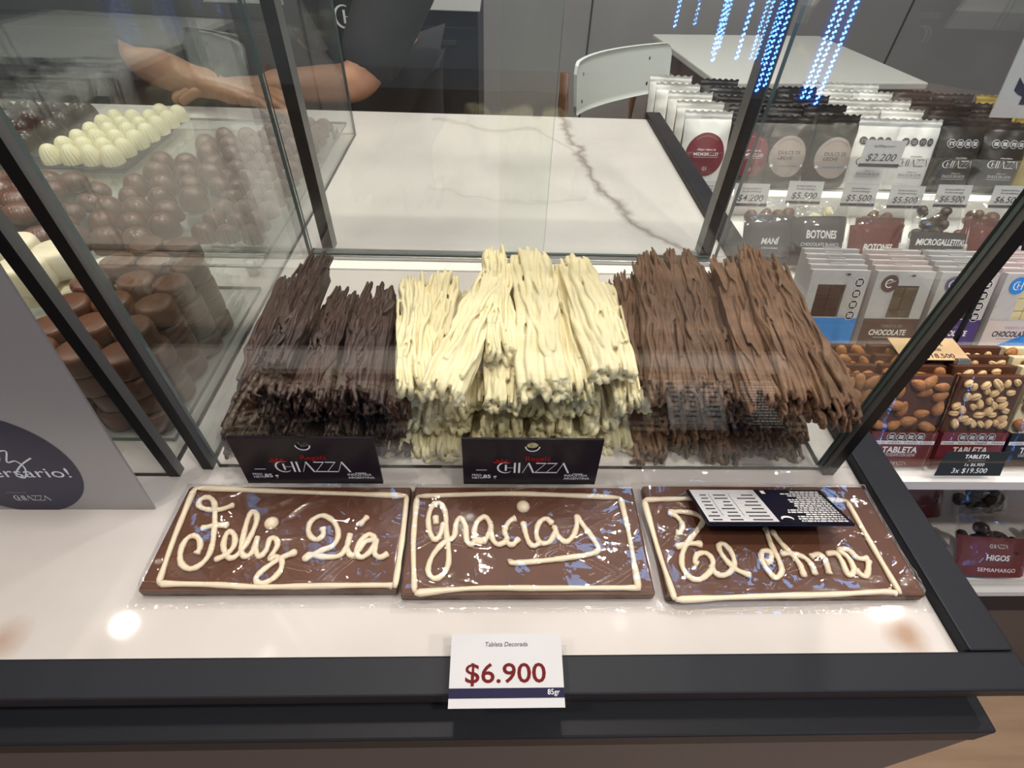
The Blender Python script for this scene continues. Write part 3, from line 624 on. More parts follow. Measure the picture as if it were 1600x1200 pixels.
# ------------------------------------------------------------------ chocolate bark: bars made of bundled strands
def bark(seed, L, Wd, T, cols, rows, r, wander, rag, flake=0, soft=2):
    rng = np.random.default_rng(seed); mb = MB(); n = 30
    ys = np.linspace(-.5, .5, n)
    bow = snoise(rng, n, .0016, (.3, 1.2)); bz = snoise(rng, n, .0010, (.3, 1.0))
    rg1 = snoise(rng, cols, rag*1.3/L, (.5, 2))
    bun = [snoise(rng, n, wander*.9, (.4, 1.6)) for _ in range(4)]; bup = [snoise(rng, n, wander*.8, (.4, 2)) for _ in range(4)]
    wmod = 1+snoise(rng, n, .07, (.4, 1.6)); tw = snoise(rng, n, .11, (.3, .9))
    for ri in range(rows):
        for ci in range(cols):
            if 0 < ri < rows-1 and 0 < ci < cols-1 and rng.random() < .55: continue
            fx = (ci+.5)/cols*2-1; fz = (ri+.5)/rows
            x0 = fx*(Wd/2-r)+rng.normal(0, .0004)+(ri % 2)*r*.5; z0 = r+fz*(T-2*r)*(1-.28*abs(fx)**3)+rng.normal(0, .0006)
            a, b = -.5-rng.uniform(-.4, 1)*rag/L, .5+rng.uniform(-.9, 1)*rag*1.2/L+rg1[ci]
            if rng.random() < .16: b -= rng.uniform(.05, .3)
            y = np.linspace(a, b, n)*L
            gk = min(3, int((ci+.3*math.sin(ri*2+seed))/cols*4)); x = x0*wmod+bow+bun[gk]+snoise(rng, n, wander*.75, (.4, 2.6))+snoise(rng, n, wander*.28, (3, 7))
            z = z0+bz+bup[gk]*fz+tw*x0*fz+snoise(rng, n, wander*.5, (.4, 2.5))+snoise(rng, n, wander*.25, (3, 7))
            z[:4] -= np.array([.5, .3, .15, .05])*r*1.6
            rr = r*(1+.22*snoise(rng, n, 1, (1, 6)))*rng.uniform(.8, 1.25); rr = np.clip(rr, r*.5, r*1.6); rr[0] *= .8; rr[-1] *= .7
            x -= np.linspace(0, 1, n)**3*fx*Wd*.07
            mb.tube(list(zip(x.tolist(), y.tolist(), np.maximum(z, r*.5).tolist())), rr.tolist(), 7, flat=float(rng.uniform(.75, 1.5)))
            if rng.random() < .85:    # the strand folds back under itself at the near end
                dz = min(z[0]-r*.4, r*rng.uniform(1.6, 4.0)); x1 = rng.normal(0, r*1.1); bul = r*rng.uniform(.3, 1.6)
                mb.tube([(x[0]+x1*q, y[0]+.001-bul*math.sin(PI*q)**.8, max(r*.4, z[0]-dz*.5*(1-math.cos(PI*q)))) for q in (0, .17, .34, .5, .66, .83, 1)], [r*.85, r*.85, r*.8, r*.8, r*.85, r*.85, r*.6], 7, flat=float(rng.uniform(.8, 1.3)), up=(1, 0, 0))
    mb.box(-Wd/2+r*1.4, Wd/2-r*1.4, -L/2+.006, L/2-.014, r*1.0, T-r*2.9)
    for k in range(4):                # stray strands wandering across the top
        x0 = rng.uniform(-.4, .4)*Wd; dx = rng.uniform(-.5, .5)*Wd; y = np.linspace(rng.uniform(-.5, -.2), rng.uniform(.1, .5), n)*L
        x = np.clip(x0+dx*np.linspace(0, 1, n)+snoise(rng, n, wander, (.5, 3)), -Wd*.47, Wd*.47); z = T*(1-.22*np.abs(2*x/Wd)**3)-r*.5+snoise(rng, n, wander*.5, (1, 4))+bz
        mb.tube(list(zip(x.tolist(), y.tolist(), z.tolist())), [r*float(q) for q in rng.uniform(.6, 1.05)*(1+.15*snoise(rng, n, 1, (1, 5)))], 7, flat=.7)
    for k in range(flake*3):          # torn flakes clinging to the top
        x0, y0 = rng.uniform(-.38, .38)*Wd, rng.uniform(-.42, .32)*L; w_ = rng.uniform(.0015, .0030); l_ = rng.uniform(.015, .045); s1 = rng.uniform(0, 6); dx = rng.uniform(-.006, .006)
        mb.tube([(x0+dx*v+.0012*math.sin(v*6+s1), y0+(v-.5)*l_, T-.0004+.0008*math.sin(v*5+s1)) for v in np.linspace(0, 1, 10)], [w_*(.25+math.sin(PI*v)**.7) for v in np.linspace(.02, .98, 10)], 8, flat=.28)
    # fuse the strands into one solid with shallow grooves
    me = mb.mesh('bark', []); o = D.objects.new('tmp', me); COL.objects.link(o)
    md = o.modifiers.new('fuse', 'REMESH'); md.mode = 'VOXEL'; md.voxel_size = .00062 if r > .002 else .00055; md.use_smooth_shade = True
    sm = o.modifiers.new('soften', 'SMOOTH'); sm.factor = .5; sm.iterations = soft
    bpy.context.view_layer.update()
    out = D.meshes.new_from_object(o.evaluated_get(bpy.context.evaluated_depsgraph_get())); D.objects.remove(o); D.meshes.remove(me)
    out.name = 'bark'; out.polygons.foreach_set('use_smooth', [True]*len(out.polygons)); out.materials.clear(); out.update()
    return out
def barkset(mname, seeds, **k):
    out = []
    for s in seeds:
        me = bark(s, .14, .032, .020, **k); me.materials.append(M[mname]); out.append(me)
    return out
BK = {'white': barkset('white_bark', (1, 2, 3, 4), cols=10, rows=4, r=.0023, wander=.0019, rag=.006, soft=2),
      'dark': barkset('dark_bark', (11, 12, 13, 14), cols=13, rows=5, r=.00155, wander=.0019, rag=.010, flake=1, soft=1),
      'milk': barkset('milk_bark', (21, 22, 23, 24), cols=13, rows=5, r=.00155, wander=.0021, rag=.008, flake=1, soft=1)}
FULL = {'white': 'white', 'dark': 'dark', 'milk': 'milk'}
bi = 0
def bark_bar(kind, where, x, y, L, ang, w, z, T=.020, tilt=0., roll=0.):
    global bi
    rb = random.Random(bi*7+1); roll = roll+rb.uniform(-.10, .10); T *= rb.uniform(.92, 1.08)
    me = BK[kind][bi % 4]; bi += 1
    o = link('bark_bar', me, None, (x, y, z), (tilt, roll, math.radians(ang)))
    o.scale = (w*.94/.032*(1 if bi % 3 else -1), L/.14, T/.020)
    tag(o, '%s chocolate bark bar, %s' % (kind, where), 'chocolate bar', '%s chocolate bark pile' % kind)
TOP = {'white': [('leftmost on top of the white pile', -.0632, .3242, .131, 6.1, .0297, .957), ('under the slanting bar on the white pile', -.0464, .3335, .136, 1.1, .0315, .951),
        ('lying slantwise on top of the white pile', -.0195, .3113, .134, -13, .0310, .972), ('under the short middle bar of the white pile', .0044, .3205, .135, .6, .0299, .952),
        ('narrow one highest near the middle of the white pile', .0022, .3526, .136, 1.9, .0262, .969), ('broadest, right of the middle on the white pile', .0342, .3337, .164, .2, .0402, .967),
        ('narrow one sunk between broad bars of the white pile', .0596, .3348, .146, 1.4, .0237, .957), ('thick and smooth on the upper right of the white pile', .0768, .3361, .140, 6.0, .0386, .971),
        ('at the right edge of the white pile beside the milk bars', .1000, .3286, .139, -.5, .0239, .947)],
       'dark': [('broad one leftmost on the dark pile', -.1735, .3360, .140, 2.5, .0422, .946), ('tallest with a split far end on the dark pile', -.1590, .3440, .130, .2, .0290, .961),
        ('in the middle of the dark pile', -.1370, .3116, .103, 2.7, .0303, .945), ('with a ragged tip on the right of the dark pile', -.0985, .3126, .122, 3.1, .0377, .953),
        ('at the right edge of the dark pile against the white', -.0800, .3097, .105, 8.5, .0230, .941)],
       'milk': [('narrow one nearest the white pile', .1128, .3682, .112, -6.6, .0230, .936), ('narrow, second from the white pile', .1193, .3527, .150, -9.4, .0223, .941),
        ('leftmost of the broad ones on top of the milk pile', .1383, .3464, .176, -6.4, .0356, .957), ('second broad one on top of the milk pile', .1672, .3460, .179, -7.6, .0355, .959),
        ('lower one in the middle of the milk pile', .1870, .3367, .156, -5.8, .0322, .951), ('broad, right of the middle on the milk pile', .2040, .3318, .176, -7.3, .0339, .965),
        ('with the highest far end on the milk pile', .2230, .3298, .185, -8.6, .0300, .974), ('rightmost, thickest one against the right glass', .2345, .3110, .178, -6.0, .0285, .976)]}
for k in ('white', 'dark', 'milk'):
    for w_, x, y, L, a, wd, z in TOP[k]: bark_bar(k, w_, x, y, L, a, wd, z)
LOWER = {'white': [(.900, [-.072, -.038, -.004, .030, .064, .096]), (.919, [-.060, -.026, .008, .042, .076]), (.937, [-.068, -.036, -.002, .034, .066, .098])],
         'dark': [(.900, [-.186, -.150, -.114, -.082]), (.918, [-.186, -.152, -.116, -.080]), (.934, [-.176, -.142, -.106])],
         'milk': [(.900, [.120, .152, .184, .216, .240]), (.919, [.136, .170, .204, .236]), (.938, [.150, .184, .218, .240])]}
rg = random.Random(3)
for k in ('white', 'dark', 'milk'):
    for li, (z, xs) in enumerate(LOWER[k]):
        for i, x in enumerate(xs):
            L = rg.uniform(.125, .145); y0 = .2475+li*.005+rg.uniform(0, .010)
            bark_bar(k, '%s from the left in the %s layer of the %s pile' % (ORD[i+1], ('bottom', 'second', 'third')[li], k), x+rg.uniform(-.002, .002), y0+L/2, L, rg.uniform(-5, 5), rg.uniform(.031, .036), z, .0195)
for i, (x, y, z, s) in enumerate(((.1090, .345, .9585, 1.0), (.1195, .312, .9630, .6))):
    o = MB().lathe([(.0004, 0), (.0022, .0006), (.0026, .0022), (.0016, .0032), (.0003, .0034)], 9).build('chocolate_crumb', M['white_bark'], None, (x, y, z), (.2, .1, i*1.3)); o.scale = (s, s*2.1, s)
    tag(o, ('large', 'small')[i]+' white crumb lying on the narrow milk bars beside the white pile', 'crumb')

# ------------------------------------------------------------------ sweets in the left case
def proto(name, mbs, mats, smooth=True):
    return mbs.mesh(name, mats)
mb = MB().lathe([(.0110, 0), (.0142, .0008), (.0148, .0030), (.0147, .0150), (.0140, .0176), (.0120, .0186), (.004, .0188)], 30)
ME_CYL = mb.mesh('dipped_biscuit', M['cyl_brown'])
mb = MB().lathe([(.0160, 0), (.0200, .001), (.0206, .004), (.0192, .0230), (.0180, .0260), (.015, .0272), (.004, .0274)], 32)
ME_CYLW = mb.mesh('dipped_biscuit_white', M['cyl_white'])
def dome(r, h, ribs=0, amp=0., sq=0., m='bon_brown', tilt=0, swirl=0.):
    def fn(a, b):
        th = 2*PI*a; ph = PI/2*b; q = math.cos(ph)**.85
        rr = r*q*(1+(amp*math.cos(ribs*(th+swirl*b)) if ribs else 0)*min(1, 1.3*q)); rr *= 1+sq*math.cos(2*th)
        return (rr*math.cos(th), rr*math.sin(th), h*math.sin(ph)**.9)
    return MB().grid(72 if ribs else 32, 14, fn, wrap=True).mesh('bonbon', M[m])
def ridgeball(r, h, m, lines=13):     # an egg with fine parallel piped ridges
    def fn(a, b):
        th = 2*PI*a; ph = -PI/2+PI*b; x = r*math.cos(ph)*math.cos(th)*1.15; y = r*math.cos(ph)*math.sin(th); z = h*math.sin(ph)
        k = 1+.035*abs(math.sin(lines*(x/r+1)*1.25)); return (x*k, y*k, h+z*k)
    return MB().grid(96, 30, fn, wrap=True).mesh('bonbon', M[m])
ME_WB = dome(.0128, .0235, 16, .075, .06, 'bon_white', swirl=.5)
ME_BB = ridgeball(.0135, .0115, 'bon_brown')
ME_SM = dome(.0165, .0240, 0, 0, .04, 'bon_brown')
ME_DK = dome(.0190, .0270, 0, 0, .05, 'bon_dark')
ME_CUP = dome(.0120, .0185, 14, .06, .12, 'bon_brown')
def sweet(me, label, cat, grp, x, y, z, rz=0, s=1., tilt=0):
    o = link(me.name, me, None, (x, y, z), (tilt, 0, rz)); o.scale = (s, s, s)
    return tag(o, label, cat, grp)
rg = random.Random(9)
ZB = CT+.0042
# brown dipped biscuits: a stepped stack whose front row and right column show
TOPC = [(-.2667, .2793), (-.3040, .3120), (-.2730, .3090), (-.3350, .3373), (-.3045, .3410), (-.2700, .3385), (-.3365, .3680), (-.3005, .3705), (-.2700, .3680), (-.3290, .3985), (-.2990, .4005), (-.2690, .3975), (-.3180, .4270), (-.2870, .4285), (-.2980, .2815), (-.3290, .2830), (-.3350, .3080)]
for n, (x, y) in enumerate(TOPC):
    sweet(ME_CYL, 'brown biscuit on top of the stack, %s from the front glass' % (ORD[n+1] if n < 12 else ('thirteenth', 'fourteenth', 'fifteenth', 'sixteenth', 'seventeenth')[n-12]), 'biscuit', 'stacked brown biscuits', x, y, ZB+.0570+rg.uniform(0, .0008), rg.uniform(0, 6), .96, rg.uniform(-.02, .02))
n = 0
for k in range(3):
    for j in range(5):
        sweet(ME_CYL, 'brown biscuit %s of the stack, %s from the front along the glass' % (('at the bottom', 'in the second layer', 'in the third layer')[k], ORD[j+1]), 'biscuit', 'stacked brown biscuits', -.2672-.002*(k % 2)-.0015*j % .004, .2795+.0300*j+.003*(k % 2), ZB+.019*k, rg.uniform(0, 6), .96)
    for i in range(3):
        sweet(ME_CYL, 'brown biscuit %s of the front row, %s from the right' % (('at the bottom', 'in the second layer', 'in the third layer')[k], ORD[i+2]), 'biscuit', 'stacked brown biscuits', -.2980-.0305*i+.003*(k % 2), .2815+.002*(k % 2), ZB+.019*k, rg.uniform(0, 6), .96)
    for j in range(4):
        for i in range(2):
            sweet(ME_CYL, 'brown biscuit %s inside the stack, row %d, %s from the right' % (('at the bottom', 'in the second layer', 'in the third layer')[k], j+2, ORD[i+2]), 'biscuit', 'stacked brown biscuits', -.2985-.0300*i, .3130+.0305*j, ZB+.019*k, 0, .96)
ZS = CT+.0222
WC = [(-.392, .415, .030), (-.404, .388, .0305), (-.434, .425, .030), (-.372, .436, 0), (-.395, .402, 0), (-.437, .412, 0), (-.478, .420, 0), (-.412, .441, 0)]
for n, (x, y, z) in enumerate(WC):
    sweet(ME_CYLW, 'white dipped round biscuit %s' % ('on top, touching the black post', 'on top, nearest the silver sign', 'on top, left of the other two', 'underneath at the right end', 'underneath, second from the right', 'underneath, fourth from the right', 'underneath at the left end', 'underneath, third from the right')[n], 'biscuit', 'white dipped biscuits', x, y, CT+.0262+z, rg.uniform(0, 6), .92)
t = thing('glass_shelf', 'small clear glass shelf under the white dipped biscuits', 'shelf', (0, 0, CT))
pane('shelf_sheet', t, -.60, -.350, .372, .462, .022, .026, 2)
for x in (-.59, -.36):
    for y in (.382, .455): MB().lathe([(.004, 0), (.004, .022)], 12).build('shelf_support', M['steel'], t, (x, y, 0))
# white fluted bonbons on a dark tray
t = thing('sweet_tray', 'black tray under the white fluted bonbons', 'tray', (-.565, .815, ZS))
MB().box(-.058, .058, -.105, .105, 0, .003, bev=.001).build('tray_base', M['card_black'], t)
for j in range(7):
    for i in range(4):
        if j == 6 and i < 2: continue
        x = -.607+.0268*i+.005*j*.5; y = .728+.0290*j
        sweet(ME_WB, 'white fluted bonbon, row %d from the front and %s from the left' % (j+1, ORD[i+1]), 'bonbon', 'white fluted bonbons', x, y, ZS+.0031, rg.uniform(-.3, .3)+PI/2, rg.uniform(.97, 1.05))
# dark bonbons far left
t = thing('sweet_tray', 'black tray under the dark round bonbons at far left', 'tray', (-.745, .83, ZS))
MB().box(-.105, .105, -.085, .085, 0, .003, bev=.001).build('tray_base', M['card_black'], t)
for j in range(4):
    for i in range(5):
        sweet(ME_DK, 'dark round bonbon at far left, row %d from the front, %s from the left' % (j+1, ORD[i+1]), 'bonbon', 'dark round bonbons', -.830+.041*i+(j % 2)*.01, .770+.041*j, ZS+.0031, rg.uniform(0, 6), rg.uniform(.95, 1.08))
# ridged milk bonbons heaped in front of them
n = 0
for lay, (n0, n1) in enumerate(((5, 6), (4, 5))):
    for j in range(n0):
        for i in range(n1):
            x = -.640+.0300*i+.014*lay+(j % 2)*.008; y = .512+.0275*j+.012*lay
            sweet(ME_BB, 'ridged chocolate egg %s, row %d, %s from the left' % ('in the bottom layer' if not lay else 'on top of the heap', j+1, ORD[i+1]), 'bonbon', 'ridged chocolate eggs', x, y, ZS+.0195*lay, rg.uniform(-.4, .4)+.3, rg.uniform(.95, 1.08))
# smooth milk domes
for j in range(10):
    for i in range(3):
        x = -.455+.0350*i+(j % 2)*.012; y = .512+.034*j
        if i == 0 and j > 6: continue
        sweet(ME_SM, 'smooth glossy chocolate dome, row %d from the front, %s from the left' % (j+1, ORD[i+1]), 'bonbon', 'smooth chocolate domes', x+rg.uniform(-.003, .003), y, ZS, rg.uniform(0, 6), rg.uniform(.9, 1.1))
# small fluted cups along the right glass
for j in range(13):
    for i in range(4):
        x = -.355+.0262*i; y = .535+.0290*j
        if i == 0 and j < 4: continue
        sweet(ME_CUP, 'small fluted chocolate cup along the glass, row %d from the front, %s from the left' % (j+1, ORD[i+1]), 'bonbon', 'fluted chocolate cups', x+rg.uniform(-.002, .002), y, ZS, rg.uniform(0, 6), rg.uniform(.95, 1.08))

# ------------------------------------------------------------------ the neighbouring counter with packaged sweets
u = thing('shelf_counter', 'white shelf counter of packaged sweets to the right of the dark rail', 'counter', (0, 0, 0))
MB().box(.325, 1.75, .322, 1.32, DK-.012, DK, bev=.001).build('deck', M['white_lacquer'], u)
MB().box(.325, 1.75, .318, .3225, DK-.014, DK+.001).build('deck_edge', M['white_lacquer'], u)
MB().box(.325, 1.75, .330, 1.30, .462, .474).build('lower_shelf', M['white_lacquer'], u)
MB().box(.325, 1.75, .318, .3295, .460, .474).build('lower_shelf_edge', M['white_lacquer'], u)
MB().box(.325, 1.75, .90, .91, .474, DK-.012).build('back_board', M['card_grey'], u)
MB().box(.325, 1.75, .335, 1.30, .36, .4605).build('base', M['navy'], u)
MB().box(.325, 1.75, .345, 1.28, .02, .36).build('plinth', M['charcoal_low'], u)
MB().box(.325, 1.75, .940, 1.30, DK, .812, bev=.001).build('riser', M['white_lacquer'], u)
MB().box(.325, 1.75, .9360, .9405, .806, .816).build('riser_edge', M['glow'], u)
for nm, y, z0, z1 in (('riser_lip', .9330, .800, .884), ('middle_lip', .712, DK, .812), ('box_lip', .527, DK, .792), ('front_lip', .3255, DK+.0005, .794)):
    MB().box(.326, 1.74, y, y+.0025, z0, z1).build('clear_lip', M['acrylic'], u)
MB().box(.325, 1.75, .326, .3295, .4745, .500).build('clear_lip', M['acrylic'], u)

def pouch_shape(w, h, T, seed):
    f1, f2 = field('p%d' % seed, 6, (30, 110)), field('q%d' % seed, 6, (120, 260))
    crimp = .90*h
    def bulge(u_, v_):
        a = max(0, 1-(2*u_/w)**2)**.55
        b = min(1, (v_/(.10*h)))**.5*min(1, max(0, (crimp-v_)/(.45*h)))**.75
        return T/2*a*b
    def wr(u_, v_):
        k = .35+.65*max(0, min(1, (v_-.55*h)/(.3*h)))
        return (f1(u_, v_)*.0040+f2(u_, v_)*.0014)*k*(1+1.3*max(0, min(1, (v_-.5*h)/(.25*h))))*(1 if v_ < crimp else 1.1)
    return bulge, wr
def pouch_mesh(w, h, T, seed, m):
    bulge, wr = pouch_shape(w, h, T, seed); mb = MB()
    for sgn in (-1, 1):
        def fn(a, b):
            u_ = (a-.5)*w*(1-.05*math.sin(PI*b)); v_ = b*h
            y = sgn*bulge(u_, v_)+(wr(u_, v_) if sgn < 0 else wr(u_, v_)*.6)
            z = v_+(.0015*math.sin(a*40+seed) if b > .99 else 0)
            if b > .9: y += .0012*math.sin((b-.9)*h*2*PI/.0022)
            return (u_, y+sgn*.0004, z)
        mb.grid(30, 44, fn, flip=sgn > 0)
    return mb.mesh('pouch', M[m])
def pouch(m, w, h, T, seed, label, cat, grp, x, y, z, rz, lean, art=None):
    t = thing('pouch', label, cat, (x, y, z), (lean, 0, rz), grp)
    key = (m, w, h, T, seed)
    if key not in PM: PM[key] = pouch_mesh(w, h, T, seed, m)
    link('bag', PM[key], t)
    if art:
        p = Print(); art(p); bulge, wr = pouch_shape(w, h, T, seed)
        p.build('printed_label', t, (0, 0, 0), fn=lambda a, b, c: (a, -bulge(a, b)+wr(a, b)-.0011-c, b))
    return t
PM = {}
def art_memb(p):
    p.disc(0, .055, .0365, 'maroon', 36, 10).up().text('MEMBRILLO', 0, .0535, .0054, 'ink_white', bold=.015, wid=.046).text('Alfajor relleno de', 0, .0620, .0038, 'ink_white', wid=.035)
    p.rect(-.023, .023, .0505, .0510, 'ink_white', 6).ring(0, .055, .031, .0006, 'taupe', 50, 130, 14); p.logo(0, .0285, .0064, 'ink_white', 2)
def art_dulce(p):
    p.disc(0, .055, .0350, 'taupe', 36, 10).up().text('DULCE DE\nLECHE', 0, .0590, .0060, 'ink', bold=.01, wid=.042).ring(0, .055, .029, .0006, 'graphite', 40, 140, 14)
    p.rect(-.0320, .0320, .0370, .0425, 'ink_grey', 12).up().text('chocolate negro', 0, .0383, .0030, 'ink', wid=.038).disc(-.0290, .0397, .0026, 'ink_white', 12).disc(.0290, .0397, .0026, 'ink_white', 12)
def art_chiazz(c, o):
    def f(p):
        p.text('chocolates', 0, .0600, .0030, c, wid=.022); p.logo(0, .0440, .0125, c, 7)
        p.text('relleno con', 0, .0335, .0026, c, wid=.018).text('DULCE DE LECHE', 0, .0270, .0046, c, wid=.044).rect(-.023, .023, .0240, .0245, c, 8)
        for k in range(4): p.seal(-.0225+.0150*k, .0850, .0066, 'ink', o)
    return f
LEAN = -math.radians(17)
ROWS = [('pouch_white', .388, .090, 'white pouch with a round maroon label', art_memb, 5, 0), ('pouch_black', .472, .078, 'black pouch with a round maroon label', art_memb, 5, 1),
        ('pouch_black', .545, .082, 'black pouch with round taupe label beside the glass', art_dulce, 4, 2), ('pouch_black', .620, .084, 'black pouch with round taupe label beside the white', art_dulce, 4, 0),
        ('pouch_white', .700, .088, 'white pouch behind the $2.200 card', art_chiazz('ink', 'ink_grey'), 5, 1), ('pouch_white', .778, .082, 'white printed pouch beside the black ones', art_chiazz('ink', 'ink_grey'), 5, 2),
        ('pouch_black', .862, .084, 'black pouch with wordmark beside the white ones', art_chiazz('ink_white', 'ink_white'), 4, 1), ('pouch_black', .950, .088, 'black pouch with wordmark beside the gold ones', art_chiazz('ink_white', 'ink_white'), 4, 2),
        ('pouch_gold', 1.040, .090, 'gold pouch at the right end', art_chiazz('ink', 'ink_white'), 4, 0)]
rg = random.Random(21)
for ri, (m, x, w_, nm, art, n, sd) in enumerate(ROWS):
    for k in range(n):
        zz = .8125; yy = .962+.056*k
        where = ('at the front of its file', 'second in its file', 'third in its file', 'fourth in its file', 'last in its file')[k]
        pouch(m, w_, .122+.004*(ri % 3 == 0), .040, sd+(k % 2)*3, '%s, %s' % (nm, where), 'pouch', 'files of pouches on the riser', x+rg.uniform(-.006, .006)-(.006*k if ri == 0 else 0), yy, zz+.0005, rg.uniform(-.06, .06), LEAN+rg.uniform(-.03, .03), art if k == 0 else None)

def price_card(price, label, x, y, z, w_, h_, lean, bar=True, skew=0., top='Bombones bañados en\nchocolate semiamargo', cm='card_white', grp='price cards on the riser edge'):
    t = thing('price_card', label, 'price card', (x, y, z), (lean, 0, 0), grp)
    o = MB().box(-w_/2, w_/2, 0, .0006, 0, h_).build('card', M[cm], t)
    p = Print()
    if bar: p.rect(-w_/2, w_/2, h_*.05, h_*.17, 'ink')
    p.text(price, 0, h_*.27, h_*.27, 'ink', wid=w_*.74, shear=.2, bold=.005); p.text(top, 0, h_*.76, h_*.085, 'ink', shear=.2, wid=w_*.55)
    p.build('lettering', o, (0, -.0001, 0)); return t
for i, (pr, x, z) in enumerate((('$4.200', .385, .795), ('$4.200', .478, .792), ('$5.500', .578, .799), ('$5.500', .684, .797), ('$5.500', .775, .795), ('$6.500', .864, .799), ('$6.500', .972, .800))):
    price_card(pr, 'white %s price card on the riser edge, %s from the rail' % (pr, ORD[i+1]), x, .918, z, .066, .042, -math.radians(22))
price_card('$2.200', 'white $2.200 price card standing in front of the white pouches', .690, .925, .868, .074, .046, -math.radians(14), top='alfajor')

# clear bags with printed headers
def bag(x, y, z, w_, h_, lean, rz, lab, label, grp, lm, l0, l1, sweets, lines=None, seed=0, cat='bag of sweets', l_w=.94):
    t = thing('sweets_bag', label, cat, (x, y, z), (lean, 0, rz), grp)
    rr = random.Random('b%s%s' % (seed, label)); f1, f2 = field('bag%d' % seed, 6, (30, 90)), field('bah%d' % seed, 7, (90, 240))
    T = .030
    def fn(sgn):
        def g_(a, b):
            u_ = (a-.5)*w_*(1-.10*b*math.sin(PI*b)); v_ = b*h_
            k = max(0, 1-(2*a-1)**2)**.5*math.sin(PI*min(1, b*1.02))**.5
            crk = max(0, min(1, (v_-l1*h_)/(.2*h_)+.3))
            return (u_, sgn*(T/2*k+.0030*k)+(f1(u_, v_)*.008+abs(f2(u_, v_))*.007)*(.25+crk)*(.2+k), v_+f1(u_*2, v_)*.003*b)
        return g_
    MB().grid(26, 26, fn(-1), smooth=False).grid(26, 26, fn(1), smooth=False, flip=True).build('bag_film', M['bagfilm'], t)
    if lm:
        o = MB().grid(9, 5, lambda a, b: ((a-.5)*w_*l_w, -.0125*max(0, 1-(2*a-1)**2)**.5-.0015, (l0+(l1-l0)*b)*h_)).build('bag_label', M[lm], t)
        if lines:
            p = Print()
            for s_, v_, hh, wd, sh in lines: 
                if s_ == 'LOGO': p.logo(0, v_*h_, hh, 'ink_white')
                else: p.text(s_, 0, v_*h_, hh, 'ink_white', wid=wd, bold=.03 if hh > .008 else 0, shear=sh)
            p.build('lettering', o, (0, 0, 0), fn=lambda a, b, c: (a, -.0125*max(0, 1-(2*a/(w_*l_w))**2)**.5-.0022-c, b))
    mb = MB(); m_, r0, n = sweets
    for k in range(n):
        px_, pz_ = rr.uniform(-.42, .42)*(w_-.01), rr.uniform(.08, .70)*h_
        r_ = r0*rr.uniform(.8, 1.15)
        mb.lathe([(.0005, -r_*.7), (r_*.8, -r_*.5), (r_, 0), (r_*.8, r_*.5), (.0005, r_*.7)], 12, mtx=Matrix.Translation((px_, rr.uniform(-.002, .007), pz_)) @ Euler((rr.uniform(0, 3), rr.uniform(0, 3), 0)).to_matrix().to_4x4())
    o = mb.build('sweets_inside', M[m_], t); o['kind'] = 'stuff'
    return t
HB = .085; L2 = -math.radians(33)
FR = [(.448, .086, 'graphite', 'MANÍ', 'grey label reading MANÍ', 'bon_brown', [('MANÍ', .42, .0095, .030, .2), ('chocolate', .33, .0035, .026, .1)]),
      (.533, .094, 'graphite', 'BOTONES', 'grey label reading BOTONES CHOCOLATE BLANCO', 'bon_white', [('BOTONES', .48, .0125, .050, 0), ('CHOCOLATE BLANCO', .35, .0055, .064, 0), ('DULCE DE LECHE', .23, .0052, .054, 0)]),
      (.630, .094, 'maroon_card', 'BOTONES', 'maroon label reading BOTONES', 'bon_dark', [('BOTONES', .34, .0105, .050, .25)]),
      (.738, .098, 'graphite', 'MICROGALLETITAS', 'dark label reading MICROGALLETITAS', 'bon_brown', [('MICROGALLETITAS', .46, .0100, .082, .25), ('CHOCOLATE SEMIAMARGO', .33, .0045, .066, .1)]),
      (.835, .092, 'maroon_card', 'ALMENDRAS', 'maroon label reading ALMENDRAS', 'bon_brown', [('ALMENDRAS', .40, .0110, .062, .15), ('CHOCOLATE CON LECHE', .26, .0040, .062, .1)]),
      (.930, .094, 'card_black', '', 'blank dark label at the right end', 'bon_brown', None)]
for i, (x, w_, lm, s_, nm, sm, ln) in enumerate(FR):
    bag(x, .742, DK+.0080, w_, HB+.012*(i == 1), L2, .02*(i % 3-1), s_, 'crackly clear bag of sweets with a %s' % nm, 'bags with printed labels', lm, .02, .82 if i != 3 else .70, (sm, .0095, 16), ln, i)
for i, (x, lm, sm, nm) in enumerate(((.475, 'graphite', 'bon_brown', 'grey label behind the MANÍ bag'), (.566, 'card_black', 'bon_white', 'white buttons showing above a dark label'), (.668, 'maroon_card', 'bon_brown', 'maroon label behind the maroon BOTONES bag'), (.768, None, 'bon_dark', 'dark sweets behind the MICROGALLETITAS bag'), (.862, 'maroon_card', 'bon_brown', 'maroon label behind the ALMENDRAS bag'), (.955, 'card_black', 'bon_brown', 'dark label at the right end'))):
    bag(x, .800, DK+.0150, .092, .082+.008*(i == 3), L2, .03*(i % 2), '', 'clear bag in the back row with %s' % nm, 'bags with printed labels', lm, .10, .60, (sm, .0105, 20), None, 20+i)

